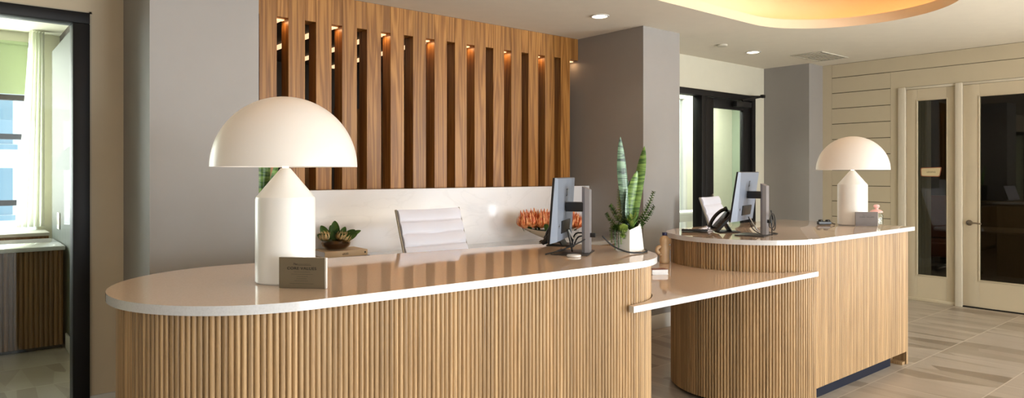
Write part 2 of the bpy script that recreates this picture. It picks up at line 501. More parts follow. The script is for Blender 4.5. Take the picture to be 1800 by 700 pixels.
# columns and walls around the back
def sbox(name, mat, *boxes, bev=.0):
    bm = bmesh.new()
    for b_ in boxes: box(bm, *b_, bev)
    return struct(name, bm, mat)
sbox('column', M['grey_paint'], (.862, 1.454, 4.14, 5.3, 0, CZ))
sbox('column', M['grey_paint'], (5.02, 5.573, 4.14, 5.3, 0, CZ))
sbox('column', M['grey_paint'], (8.345, 8.70, 4.235, 5.0, 0, CZ))
sbox('wall_left_back', M['beige_paint'], (.675, .862, 4.85, 5.0, 0, CZ), (-3.0, .675, 4.85, 5.0, 2.45, CZ), (-7, -3.0, 4.85, 5.0, 0, CZ))
sbox('wall_right_back', M['pale_paint'], (5.573, 6.2, 4.85, 5.0, 0, CZ), (6.2, 8.06, 4.85, 5.0, 2.472, CZ), (8.06, 8.345, 4.85, 5.0, 0, CZ))
def base(name, *b_):
    bm = bmesh.new()
    for q in b_: box(bm, *q, .004)
    struct(name, bm, M['white_trim'])
base('baseboard_left', (.675, .862, 4.835, 4.85, 0, .13), (.85, .862, 4.128, 4.835, 0, .13), (.85, 1.466, 4.128, 4.14, 0, .13))
base('baseboard_middle', (5.008, 5.585, 4.128, 4.14, 0, .137), (5.573, 5.585, 4.14, 4.835, 0, .137))
base('baseboard_right', (8.06, 8.333, 4.838, 4.85, 0, .13), (8.333, 8.345, 4.223, 4.838, 0, .13), (8.345, 8.688, 4.223, 4.235, 0, .13))

# right wall with shiplap boards
XR = 8.70
bm = bmesh.new()
box(bm, XR + .012, XR + .15, 3.325, 4.9, 0, CZ)            # backing
box(bm, XR + .012, XR + .15, 1.55, 3.325, 2.49, CZ)
box(bm, XR + .012, XR + .15, -8, 1.55, 0, CZ)
M['groove'] = plain('groove', rgb(84, 74, 56), .9)
struct('wall_right_backing', bm, M['groove'], 30)
bm = bmesh.new()
box(bm, XR, XR + .012, 4.12, 4.235, 0, CZ)                   # corner board
box(bm, XR, XR + .012, 3.325, 3.415, 0, 2.6865)              # board beside the casing
gz = [2.689 - .195 * k for k in range(14)]
zs = [CZ + .0] + gz + [0]
for zt, zb in zip(zs, zs[1:]):
    if zt - zb < .02: continue
    y0 = 3.417 if zt < 2.69 else -8
    box(bm, XR, XR + .012, y0, 4.118, zb + .0042, zt - .0042)
box(bm, XR, XR + .012, 1.55, 3.325, 2.49, 2.6865)
box(bm, XR, XR + .012, -8, 1.55, 0, 2.6865)
struct('wall_right', bm, M['cream_paint'], 30)

# rest of the lobby shell, behind the camera
bm = bmesh.new()
box(bm, -7, 14, -8.15, -8, 0, .25); box(bm, -7, 14, -8.15, -8, 2.6, CZ)
for x0, x1 in ((-7, -5.4), (-2.2, -1.7), (1.5, 2.0), (5.2, 5.7), (8.4, 8.9)): box(bm, x0, x1, -8.15, -8, .25, 2.6)
struct('wall_front', bm, M['beige_paint'])
sbox('wall_left', M['beige_paint'], (-7.15, -7, -8, 5, 0, CZ))

# ------------------------------------------------------------------ door_1: black framed glass front on the left
bm = bmesh.new()
FX = .675
box(bm, -3.0, FX, 4.80, 4.93, 2.382, 2.45, .004)             # head
box(bm, FX - .088, FX, 4.80, 4.93, 0, 2.382, .004)           # right jamb
box(bm, -.95, -.86, 4.80, 4.93, 0, 2.382, .004); box(bm, -3.0, -2.92, 4.80, 4.93, 0, 2.382, .004)
box(bm, -3.0, FX, 4.82, 4.91, 0, .03)
d1 = struct('door_1', bm, M['black_metal'])
bm = bmesh.new(); box(bm, -2.92, FX - .088, 4.862, 4.87, .03, 2.382); struct('glass_pane', bm, M['door_glass'], 0, d1)
bm = bmesh.new(); box(bm, FX, FX + .014, 4.838, 4.85, 0, 2.464); box(bm, -3, FX + .014, 4.838, 4.85, 2.45, 2.464)
struct('trim_1', bm, M['cream_paint'])

# ------------------------------------------------------------------ door_2: black glazed door with sidelight, back right
bm = bmesh.new()
Z2 = 2.472
box(bm, 6.2, 8.06, 4.80, 4.93, 2.402, Z2, .003)
box(bm, 6.2, 6.27, 4.80, 4.93, 0, 2.402, .003)
box(bm, 6.89, 6.975, 4.80, 4.93, 0, 2.402, .003)
box(bm, 7.985, 8.06, 4.80, 4.93, 0, 2.402, .003)
box(bm, 6.27, 6.89, 4.82, 4.91, 0, .12)
d2 = struct('door_2', bm, M['black_metal'])
bm = bmesh.new()
box(bm, 6.985, 7.173, 4.83, 4.88, .01, 2.395, .003); box(bm, 7.819, 7.98, 4.83, 4.88, .01, 2.395, .003)
box(bm, 7.173, 7.819, 4.83, 4.88, 2.277, 2.395, .003); box(bm, 7.173, 7.819, 4.83, 4.88, .01, .27, .003)
lf = struct('door_leaf', bm, M['black_metal'], 35, d2)
bm = bmesh.new(); box(bm, 7.173, 7.819, 4.852, 4.858, .27, 2.277); struct('door_pane', bm, M['door_glass'], 0, lf)
bm = bmesh.new(); box(bm, 6.27, 6.89, 4.862, 4.868, .12, 2.402); struct('sidelight_pane', bm, M['door_glass'], 0, d2)
bm = bmesh.new(); tube(bm, [(7.08, 4.80, .85), (7.08, 4.775, .87), (7.08, 4.775, 1.2), (7.08, 4.80, 1.22)], .011, 8, 3)
struct('pull_handle', bm, M['nickel'], 35, lf)
bm = bmesh.new(); box(bm, 7.53, 7.86, 4.735, 4.80, 2.305, 2.375, .006)
cl = struct('door_closer', bm, M['black_plastic'], 35, d2)
bm = bmesh.new(); tube(bm, [(7.66, 4.745, 2.385), (7.98, 4.66, 2.45)], .011, 8, 1); box(bm, 7.96, 8.02, 4.64, 4.68, 2.435, 2.475, .004)
tube(bm, [(8.0, 4.66, 2.455), (7.9, 4.78, 2.46)], .009, 8, 1)
struct('closer_arm', bm, M['black_metal'], 35, cl)
bm = bmesh.new(); box(bm, 8.06, 8.10, 4.838, 4.85, 0, 2.49, .003); box(bm, 5.58, 8.10, 4.838, 4.85, 2.472, 2.484, .002); struct('trim_2', bm, M['door_cream'])

# ------------------------------------------------------------------ right wall: sidelight (window_1) and office door (door_3)
bm = bmesh.new()
box(bm, XR - .022, XR + .13, 3.248, 3.325, 0, 2.487, .004)           # casing
box(bm, XR - .022, XR + .13, 2.664, 2.732, 0, 2.487, .004)           # post
box(bm, XR - .022, XR + .13, 1.55, 1.615, 0, 2.487, .004)
box(bm, XR - .004, XR + .13, 1.615, 2.664, 2.462, 2.487, .002); box(bm, XR - .004, XR + .13, 2.732, 3.248, 2.462, 2.487, .002)
struct('trim_3', bm, M['cream_trim'])
def glazed_leaf(name, y0, y1, gy0, gy1, gz0, gz1, z0, z1, x0, x1):
    bm = bmesh.new()
    box(bm, x0, x1, y0, gy0, z0, z1, .003); box(bm, x0, x1, gy1, y1, z0, z1, .003)
    box(bm, x0, x1, gy0, gy1, z0, gz0, .0); box(bm, x0, x1, gy0, gy1, gz1, z1, .0)
    o = struct(name, bm, M['door_cream'])
    bm = bmesh.new()                                             # glazing bead
    for b_ in ((gy0 - .012, gy0, gz0 - .012, gz1 + .012), (gy1, gy1 + .012, gz0 - .012, gz1 + .012), (gy0, gy1, gz0 - .012, gz0), (gy0, gy1, gz1, gz1 + .012)):
        box(bm, x0 - .006, x0 + .002, b_[0], b_[1], b_[2], b_[3], .002)
    struct('glazing_bead', bm, M['door_cream'], 35, o)
    bm = bmesh.new(); box(bm, x0 + .018, x0 + .024, gy0, gy1, gz0, gz1); struct('glass_pane', bm, M['office_glass'], 0, o)
    return o
glazed_leaf('window_1', 2.735, 3.245, 2.826, 3.126, .305, 2.322, .02, 2.46, XR + .012, XR + .05)
d3 = glazed_leaf('door_3', 1.617, 2.662, 1.78, 2.503, .312, 2.320, .014, 2.46, XR + .008, XR + .052)
bm = bmesh.new()
lathe(bm, [(.031, 0), (.031, .006), (.027, .011), (.013, .013), (.012, .045), (0, .046)], 24)
bmesh.ops.transform(bm, matrix=Matrix.Rotation(-PI / 2, 4, 'Y'), verts=bm.verts)
tube(bm, [(-.045, 0, 0), (-.05, -.02, 0), (-.05, -.07, .002), (-.046, -.125, -.006)], .0085, 8, 5)
bmesh.ops.translate(bm, vec=(XR + .008, 2.60, .935), verts=bm.verts)
struct('lever_handle', bm, M['nickel'], 40, d3)
bm = bmesh.new(); box(bm, XR - .004, XR + .10, 1.617, 2.662, 0, .012); struct('trim_4', bm, M['black_metal'])
bm = bmesh.new(); box(bm, XR + .0, XR + .012, 2.735, 3.245, 0, .035, .003); struct('baseboard_right', bm, M['door_cream'])

# sign on the sidelight glass
sg = thing('door_sign', 'small cream office sign with rounded corners stuck on the narrow sidelight glass', 'sign', (XR + .028, 2.985, 1.44))
bm = bmesh.new()
def rpoly(pts, r, n=5):
    out = []
    P = [Vector(p) for p in pts]
    for i, p in enumerate(P):
        a = (P[i - 1] - p).normalized(); b_ = (P[(i + 1) % len(P)] - p).normalized()
        s = p + a * r; e_ = p + b_ * r
        for k in range(n + 1):
            t = k / n; out.append(tuple((1 - t) ** 2 * s + 2 * t * (1 - t) * p + t * t * e_))
    return out
sp = [(-.108, .004), (.086, .0), (.108, .112), (-.112, .104)]      # local y (towards camera right) and z
Msg = frame_mat((0, 0, 0), (0, -1, 0), (0, 0, 1))
prism(bm, rpoly(sp, .02), 0, .006, .001); bmesh.ops.transform(bm, matrix=Msg, verts=bm.verts)
M['sign_rim'] = plain('sign_rim', rgb(150, 92, 62), .5); M['sign_face'] = plain('sign_face', rgb(208, 192, 152), .5)
finish('sign_rim', bm, M['sign_rim'], sg)
bm = bmesh.new()
prism(bm, rpoly([(-.099, .012), (.080, .009), (.098, .103), (-.103, .096)], .016), .0061, .0075); bmesh.ops.transform(bm, matrix=Msg, verts=bm.verts)
finish('sign_face', bm, M['sign_face'], sg)
text_obj('sign_text', 'LEASING', .024, M['ink_soft'], sg, frame_mat((-.0078, 0, .054), (0, -1, 0), (0, 0, 1)))

# ------------------------------------------------------------------ room behind the left glass
sbox('wall_left_side', M['green_wall'], (.80, .95, 5.0, 7.93, 0, 2.66))
sbox('wall_left_far', M['pale_wall'], (-4, 1.2, 8.75, 8.9, 0, .86), (-4, 1.2, 8.75, 8.9, 2.85, 3.1), (.75, 1.2, 8.75, 8.9, .86, 2.85))
sbox('ceiling_left_room', M['pale_wall'], (-4, .96, 5.0, 9.0, 2.95, 3.0))
sbox('wall_left_edge', M['pale_wall'], (-4.1, -4, 5, 9, 0, 3.0))
bm = bmesh.new()
for z in (2.835, 2.27, 1.862, 1.173): box(bm, -4, .75, 8.78, 8.86, z - .028, z + .028)
for x in (-2.6, -1.0): box(bm, x - .03, x + .03, 8.78, 8.86, .86, 2.85)
w2 = struct('window_2', bm, M['black_metal'])
bm = bmesh.new(); box(bm, -4, .75, 8.815, 8.82, .86, 2.85); struct('window_pane', bm, M['clear_glass'], 0, w2)
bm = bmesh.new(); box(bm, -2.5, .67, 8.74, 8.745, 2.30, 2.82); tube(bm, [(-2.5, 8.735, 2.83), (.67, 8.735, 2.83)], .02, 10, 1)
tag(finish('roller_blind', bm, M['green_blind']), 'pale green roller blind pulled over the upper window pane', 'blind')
bm = bmesh.new()                                                # sheer curtain with folds
n = 90
for zi, z in enumerate((.93, 1.4, 1.9, 2.4, 2.94)):
    pass
rows = []
for z in (.93, 1.3, 1.7, 2.1, 2.5, 2.94):
    t = (z - .93) / 2.0
    x0 = .55 + .12 * t; x1 = .795
    rows.append([bm.verts.new((x0 + (x1 - x0) * i / n, 8.56 + .045 * math.sin(i / n * 30) + .012 * math.sin(i / n * 91 + z), z)) for i in range(n + 1)])
for a, b in zip(rows, rows[1:]):
    for i in range(n): bm.faces.new((a[i], a[i + 1], b[i + 1], b[i]))
tag(finish('sheer_curtain', bm, M['sheer'], None, 60), 'white sheer curtain hanging beside the window behind the glass front', 'curtain')

def fluted(bm, path, z0, z1, pitch, depth, closed=False, lay=None):
    """half-round staves standing along PATH (outward side on the right of travel)"""
    P = [Vector((x, y, 0)) for x, y in path]
    if closed: P.append(P[0])
    L = [0]
    for a, b in zip(P, P[1:]): L.append(L[-1] + (b - a).length)
    tot = L[-1]; n = max(1, round(tot / pitch)); pt = tot / n
    def at(s):
        s = min(max(s, 0), tot)
        for i in range(len(L) - 1):
            if s <= L[i + 1] + 1e-9:
                u = (s - L[i]) / max(L[i + 1] - L[i], 1e-9)
                d = (P[i + 1] - P[i]).normalized()
                return P[i].lerp(P[i + 1], u), Vector((d.y, -d.x, 0))
        return P[-1], Vector((0, 0, 0))
    lay = bm.loops.layers.float_color.get('tone') or bm.loops.layers.float_color.new('tone')
    K = 6
    for i in range(n):
        tone = random.random(); lo = []; hi = []
        for k in range(K + 1):
            u = .5 - .5 * math.cos(PI * k / K); p, nr = at((i + u) * pt)
            q = p + nr * (depth * math.sqrt(max(0, 1 - (2 * u - 1) ** 2)) * .95)
            lo.append(bm.verts.new((q.x, q.y, z0))); hi.append(bm.verts.new((q.x, q.y, z1)))
        for k in range(K):
            f = bm.faces.new((lo[k], lo[k + 1], hi[k + 1], hi[k]))
            for l in f.loops: l[lay] = (tone, tone, tone, 1)

def seg_finish(name, bm, mat, parent=None):
    """fluted sheets: smooth inside one stave, edges free"""
    for f in bm.faces: f.smooth = True
    me = bpy.data.meshes.new(name); bm.to_mesh(me); bm.free()
    o = bpy.data.objects.new(name, me); me.materials.append(mat); COL.objects.link(o)
    if parent: o.parent = parent
    return o

t = thing('service_counter', 'fluted dark wood counter with white top seen through the left glass front', 'counter', (-.6, 7.3, 0))
def L(bm, o): bmesh.ops.translate(bm, vec=-Vector(o.location), verts=bm.verts)
bm = bmesh.new(); fluted(bm, [(-2.6, 6.90), (.775, 6.90)], .035, .835, .034, .012); L(bm, t); seg_finish('fluted_front', bm, M['dark_flute'], t)
bm = bmesh.new(); box(bm, -2.6, .775, 6.91, 7.70, .035, .835); L(bm, t); finish('cabinet_body', bm, M['panel_wood'], t)
bm = bmesh.new(); box(bm, -2.64, .785, 6.86, 7.75, .836, .87, .003); L(bm, t); finish('worktop', bm, M['quartz'], t)
bm = bmesh.new(); box(bm, -2.55, .77, 6.95, 7.66, 0, .035); L(bm, t); finish('plinth', bm, M['black_metal'], t)
t = thing('window_bench', 'white topped wood bench below the window behind the left glass', 'bench', (-.6, 8.3, 0))
bm = bmesh.new(); box(bm, -2.6, .79, 8.10, 8.5, 0, .868); L(bm, t); finish('bench_body', bm, M['panel_wood'], t)
bm = bmesh.new(); box(bm, -2.62, .795, 8.06, 8.52, .869, .902, .003); L(bm, t); finish('bench_top', bm, M['white_trim'], t)
t = thing('padded_bolster', 'dark grey padded bolster lying on the white window bench', 'cushion', (-.3, 8.28, .903))
bm = bmesh.new()
tube(bm, [(-.75, 0, .075), (-.3, 0, .082), (.2, 0, .082), (.52, 0, .072), (.60, 0, .058)], .072, 14, 6, lambda u: 1 if u < .8 else 1 - (u - .8) * 1.6)
finish('bolster_pad', bm, M['grey_fabric'], t)
for x in (-.65, .55):
    bm = bmesh.new(); box(bm, x - .05, x + .05, -.045, .045, 0, .02, .006); finish('bolster_foot', bm, M['black_plastic'], t)
t = thing('light_switch', 'white rectangular switch plate on the green side wall', 'switch', (.797, 7.40, 1.05))
bm = bmesh.new(); box(bm, -.006, 0, -.075, .075, -.075, .075, .003); finish('switch_plate', bm, M['white_plastic'], t)
bm = bmesh.new(); box(bm, -.01, -.006, -.02, .0, -.035, .035, .002); box(bm, -.01, -.006, .02, .04, -.035, .035, .002); finish('rocker', bm, M['white_trim'], t)
base('baseboard_left_room', (.787, .80, 5.0, 6.88, 0, .13))
# street front beyond that window
t = thing('street_building', 'pale apartment facade across the street beyond the left window', 'building', (-2, 21, 0))
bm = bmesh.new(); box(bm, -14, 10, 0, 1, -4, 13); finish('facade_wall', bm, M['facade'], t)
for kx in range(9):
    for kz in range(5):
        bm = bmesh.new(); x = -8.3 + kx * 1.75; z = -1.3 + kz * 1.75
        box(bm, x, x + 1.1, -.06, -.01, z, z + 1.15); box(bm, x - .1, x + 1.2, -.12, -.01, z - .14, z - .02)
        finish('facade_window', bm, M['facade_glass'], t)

# ------------------------------------------------------------------ room seen between the slats
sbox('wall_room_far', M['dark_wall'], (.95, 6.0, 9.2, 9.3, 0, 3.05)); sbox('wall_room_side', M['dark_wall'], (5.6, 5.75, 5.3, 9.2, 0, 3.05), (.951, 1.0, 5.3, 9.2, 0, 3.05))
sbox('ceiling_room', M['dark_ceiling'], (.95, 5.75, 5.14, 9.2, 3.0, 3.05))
bm = bmesh.new()
for k in range(6): box(bm, 1.3 + k * .75, 1.92 + k * .75, 9.15, 9.199, 0, 2.42, .006)
struct('trim_5', bm, M['panel_wood'])
for x in (2.5, 3.06, 3.64, 4.23):
    bm = bmesh.new()
    box(bm, x - .03, x + .03, 5.5, 9.1, 2.965, 2.999, .003)
    tag(finish('linear_light', bm, M['linear_led']), 'long warm ceiling light strip glimpsed through the slat screen', 'ceiling light', 'linear lights behind the slat screen')

# ------------------------------------------------------------------ corridor behind the right glass door
sbox('wall_corridor_far', M['pale_wall'], (5.75, 7.4, 6.3, 6.4, 0, CZ), (7.4, 8.62, 6.3, 6.4, 0, .3), (7.4, 8.62, 6.3, 6.4, 2.6, CZ), (8.62, 9.87, 6.3, 6.4, 0, CZ))
sbox('wall_corridor_side', M['sage_wall'], (9.87, 10, 5.0, 6.4, 0, CZ)); sbox('ceiling_corridor', M['pale_wall'], (5.7, 10, 5.0, 6.4, CZ, CZ + .05))
bm = bmesh.new(); box(bm, 7.36, 7.42, 6.28, 6.36, .3, 2.6); box(bm, 8.60, 8.64, 6.28, 6.36, .3, 2.6); w3 = struct('window_3', bm, M['white_trim'])
bm = bmesh.new(); box(bm, 7.42, 8.60, 6.33, 6.335, .3, 2.6); struct('window_pane', bm, M['clear_glass'], 0, w3)
t = thing('console_table', 'white console table standing behind the sidelight of the black door', 'table', (8.05, 5.95, 0))
bm = bmesh.new(); box(bm, -.62, .62, -.16, .16, .90, .94, .008); finish('table_top', bm, M['white_plastic'], t)
bm = bmesh.new(); box(bm, -.58, .58, -.13, .13, .80, .899, .004); finish('drawer_box', bm, M['white_ceramic'], t)
for s in (-1, 1):
    bm = bmesh.new(); tube(bm, [(s * .55, 0, .80), (s * .5, 0, .45), (s * .3, 0, .12), (s * .25, 0, 0)], .025, 8, 5); finish('leg', bm, M['white_plastic'], t)

# ------------------------------------------------------------------ dim office behind the right wall
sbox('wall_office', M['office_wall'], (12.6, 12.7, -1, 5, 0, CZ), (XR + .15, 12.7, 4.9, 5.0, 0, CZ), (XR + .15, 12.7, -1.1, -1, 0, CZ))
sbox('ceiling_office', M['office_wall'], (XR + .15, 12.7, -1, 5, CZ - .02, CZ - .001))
bm = bmesh.new(); n = 24
rows = [[bm.verts.new((9.0 + .03 * math.sin(i * 1.3), 3.085 + .155 * i / n, z)) for i in range(n + 1)] for z in (.02, 2.5)]
for i in range(n): bm.faces.new((rows[0][i], rows[0][i + 1], rows[1][i + 1], rows[1][i]))
M['office_curtain'] = plain('office_curtain', rgb(168, 160, 140), .9, emit=rgb(150, 142, 122), es=.10)  # faint glow in the material stands in for light on the curtain
tag(finish('office_curtain', bm, M['office_curtain'], None, 70), 'narrow grey beige curtain behind the sidelight glass under the small sign', 'curtain')
t = thing('office_desk', 'low dark wood desk standing inside the dim office behind the glass door', 'desk', (10.6, 2.75, 0))
bm = bmesh.new(); box(bm, -.45, .45, -.55, .55, .715, .745, .004); finish('desk_top', bm, M['office_wood'], t)
for sy in (-.5, .5):
    bm = bmesh.new(); box(bm, -.42, .42, sy - .03, sy + .03, 0, .714); finish('side_panel', bm, M['office_wood'], t)
bm = bmesh.new(); box(bm, -.41, -.38, -.47, .47, .05, .714); finish('modesty_panel', bm, M['office_wood'], t)
t = thing('office_cabinet', 'tall dark wood cabinet behind the low desk in the dim office', 'cabinet', (11.7, 2.6, 0))
bm = bmesh.new(); box(bm, -.3, .3, -.75, .75, .04, 1.04, .004); finish('cabinet_body', bm, M['office_wood'], t)
bm = bmesh.new(); box(bm, -.32, .32, -.78, .78, 1.041, 1.07, .004); finish('cabinet_top', bm, M['office_wood'], t)
bm = bmesh.new(); box(bm, -.28, .28, -.72, .72, 0, .04); finish('plinth', bm, M['black_metal'], t)
for sy in (-1, 1):
    bm = bmesh.new(); box(bm, -.318, -.301, sy * .37 - .355, sy * .37 + .355, .06, 1.02, .003); finish('door', bm, M['office_wood'], t)
t = thing('tablet_screen', 'white tilted tablet on top of the dark office cabinet', 'tablet', (11.6, 2.62, 1.071))
bm = bmesh.new(); obox(bm, V(0, 0, .135), V(0, 1, 0), V(.35, 0, .937), V(.937, 0, -.35), .11, .125, .008, .004); M['pale_screen'] = plain('pale_screen', rgb(180, 182, 190), .4, emit=rgb(170, 175, 190), es=.12); finish('tablet_panel', bm, M['pale_screen'], t)
bm = bmesh.new(); box(bm, -.08, .08, -.07, .07, 0, .018, .004); finish('tablet_base', bm, M['white_plastic'], t)
t = thing('leather_armchair', 'brown leather armchair glimpsed through the narrow sidelight glass', 'armchair', (11.72, 4.02, 0), .3)
bm = bmesh.new(); box(bm, -.33, .33, -.33, .33, .22, .46, .05, 3); finish('seat', bm, M['brown_leather'], t)
bm = bmesh.new(); box(bm, .20, .36, -.36, .36, .47, 1.13, .05, 3); finish('backrest', bm, M['brown_leather'], t)
for s in (-1, 1):
    bm = bmesh.new(); box(bm, -.33, .19, s * .42 - .07, s * .42 + .07, .2, .66, .04, 3); finish('armrest', bm, M['brown_leather'], t)
for sx in (-1, 1):
    for sy in (-1, 1):
        bm = bmesh.new(); tube(bm, [(sx * .28, sy * .28, .23), (sx * .3, sy * .3, 0)], .022, 8, 1); finish('leg', bm, M['black_metal'], t)

# ------------------------------------------------------------------ slat screen
FY = 4.99; FD = .136; PIT = .2153; SW = .128
t = thing('slat_screen', 'tall oak slat screen standing on the white marble ledge between two grey columns', 'screen', (3.24, FY, 1.356))
for k in range(-1, 15):
    x0 = 1.757 + PIT * k - 3.24
    bm = bmesh.new(); box(bm, -SW / 2, SW / 2, 0, FD, 0, CZ - 1.357, .0015, 1)
    finish('slat', bm, M['slat_wood'], t, 35, None, (x0 + SW / 2, 0, 0))
    gw = PIT - SW
    if k < 14:
        bm = bmesh.new(); box(bm, -gw / 2 + .0006, gw / 2 - .0006, .0015, FD - .001, 0, CZ - 2.641, .001, 1)
        finish('infill_block', bm, M['slat_wood'], t, 35, None, (x0 + SW + gw / 2, 0, 2.64 - 1.356))
    else:
        gw = 5.018 - (x0 + 3.24 + SW)
        bm = bmesh.new(); box(bm, -gw / 2 + .0006, gw / 2 - .0006, .0015, FD - .001, 0, CZ - 2.641, .001, 1)
        finish('infill_block', bm, M['slat_wood'], t, 35, None, (x0 + SW + gw / 2, 0, 2.64 - 1.356))
    if k % 2 == 0:
        xc = x0 + SW + gw / 2
        bm = bmesh.new(); box(bm, -gw / 2 + .004, gw / 2 - .004, .07, .115, -.006, 0, .001, 1)
        finish('slot_light', bm, M['slot_led'], t, 35, None, (xc, 0, 2.639 - 1.356))
        la = bpy.data.lights.new('slot_lamp', 'AREA'); la.shape = 'RECTANGLE'; la.size = gw * .7; la.size_y = .08; la.energy = .2; la.color = (1, .60, .30)
        lo = bpy.data.objects.new('slot_lamp', la); COL.objects.link(lo); lo.location = (xc + 3.24, FY + .068, 2.622)

# ------------------------------------------------------------------ back counter under the slats
t = thing('back_counter', 'low white topped counter with marble splashback running below the slat screen', 'counter', (3.24, 4.5, 0))
bm = bmesh.new(); box(bm, 1.457, 5.016, 4.25, 4.828, .833, .864, .002); L(bm, t); finish('worktop', bm, M['quartz'], t)
bm = bmesh.new(); box(bm, 1.457, 5.016, 4.83, 5.135, .02, 1.355, .002); L(bm, t); finish('splashback', bm, M['marble'], t)
bm = bmesh.new(); fluted(bm, [(1.46, 4.285), (5.0, 4.285)], .08, .832, .0195, .007); L(bm, t); seg_finish('fluted_front', bm, M['flute_wood'], t)
bm = bmesh.new(); box(bm, 1.46, 5.0, 4.33, 4.82, 0, .08); L(bm, t); finish('plinth', bm, M['black_metal'], t)

# ------------------------------------------------------------------ reception desks
def arc(cx, cy, r, a0, a1, n):
    return [(cx + r * math.cos(math.radians(a0 + (a1 - a0) * i / n)), cy + r * math.sin(math.radians(a0 + (a1 - a0) * i / n))) for i in range(n + 1)]
def outline1(i):
    return arc(.965, 2.69, .535 - i, 84, 268, 40) + arc(2.50, 2.553, .45 - i, -92, 0, 20) + arc(2.50, 2.58, .45 - i, 0, 84, 20)
def outline2(i):
    return arc(4.31, 2.645, .54 - i, 90, 270, 40) + [(5.815 - i, 2.105 + i), (5.815 - i, 3.185 - i)]
CT = 1.067
def area2(p): return sum(p[k][0] * p[(k + 1) % len(p)][1] - p[(k + 1) % len(p)][0] * p[k][1] for k in range(len(p)))
t1 = thing('reception_desk', 'long fluted oak reception desk nearest the black glass front, rounded at both ends', 'reception desk', (1.9, 2.65, 0))
bm = bmesh.new(); prism(bm, outline1(0), CT - .031, CT, .0025, 2); L(bm, t1); shade_top_faces(finish('countertop', bm, M['quartz'], t1, 50))
bm = bmesh.new(); fluted(bm, outline1(.040), .04, CT - .0315, .0195, .0098, True); L(bm, t1); seg_finish('fluted_body', bm, M['flute_wood'], t1)
bm = bmesh.new(); prism(bm, outline1(.08), 0, .06); L(bm, t1); finish('plinth', bm, M['dark_kick'], t1)
t2 = thing('reception_desk', 'fluted oak reception desk with one square end, near the cream office door', 'reception desk', (5.0, 2.65, 0))
bm = bmesh.new(); prism(bm, outline2(0), CT - .031, CT, .0025, 2); L(bm, t2); shade_top_faces(finish('countertop', bm, M['quartz'], t2, 50))
pt = outline2(.040)
bm = bmesh.new(); rnd = [(4.6, 3.145)] + pt[:41]
rnd = [p for p in pt[:41]]
fluted(bm, [(4.62, 3.145)] + rnd[:], .025, CT - .0315, .0195, .0098)
fluted(bm, [(4.31, 2.145), (5.745, 2.145)], .10, CT - .0315, .0195, .0088)
fluted(bm, [(5.745, 2.145), (5.775, 2.145)], .0, CT - .0315, .0195, .008)
L(bm, t2); seg_finish('fluted_body', bm, M['flute_wood'], t2)
bm = bmesh.new(); box(bm, 5.746, 5.775, 2.15, 3.145, 0, CT - .032); L(bm, t2); finish('side_panel', bm, M['flute_wood'], t2)
bm = bmesh.new(); box(bm, 4.62, 5.745, 3.11, 3.145, 0, CT - .032); L(bm, t2); finish('back_panel', bm, M['flute_wood'], t2)
bm = bmesh.new(); box(bm, 5.60, 5.745, 2.24, 2.29, 0, .10); box(bm, 5.69, 5.745, 2.15, 2.24, 0, .022); L(bm, t2); finish('foot_block', bm, M['flute_wood'], t2)
bm = bmesh.new(); box(bm, 4.31, 5.60, 2.20, 2.23, 0, .10); L(bm, t2); finish('toe_kick', bm, M['dark_kick'], t2)
bm = bmesh.new(); prism(bm, arc(4.31, 2.645, .46, 90, 270, 30), 0, .03); L(bm, t2); finish('plinth', bm, M['black_metal'], t2)

t = thing('transaction_shelf', 'lower white shelf bridging the gap between the two fluted desks', 'shelf', (3.36, 2.6, .864))
c2 = arc(4.31, 2.645, .515, 262, 128, 40)
c1 = [(2.925, 2.70)] + []
lp = arc(2.50, 2.553, .425, -86, 0, 20) + arc(2.50, 2.58, .425, 0, 82, 18)
poly = [(2.47, 2.092), (4.24, 2.092), (4.24, 2.128)] + [p for p in c2 if p[1] > 2.128] + list(reversed(lp)) + [(2.47, 2.122)]
bm = bmesh.new(); prism(bm, poly, -.031, 0, .0015, 1); 
bmesh.ops.translate(bm, vec=(-3.36, -2.6, 0), verts=bm.verts); shade_top_faces(finish('shelf_top', bm, M['quartz'], t, 40))
for x in (3.0, 3.7):
    bm = bmesh.new(); box(bm, x - 3.36 - .02, x - 3.36 + .02, -.2, .35, -.06, -.0315, .003); finish('bracket', bm, M['black_metal'], t)

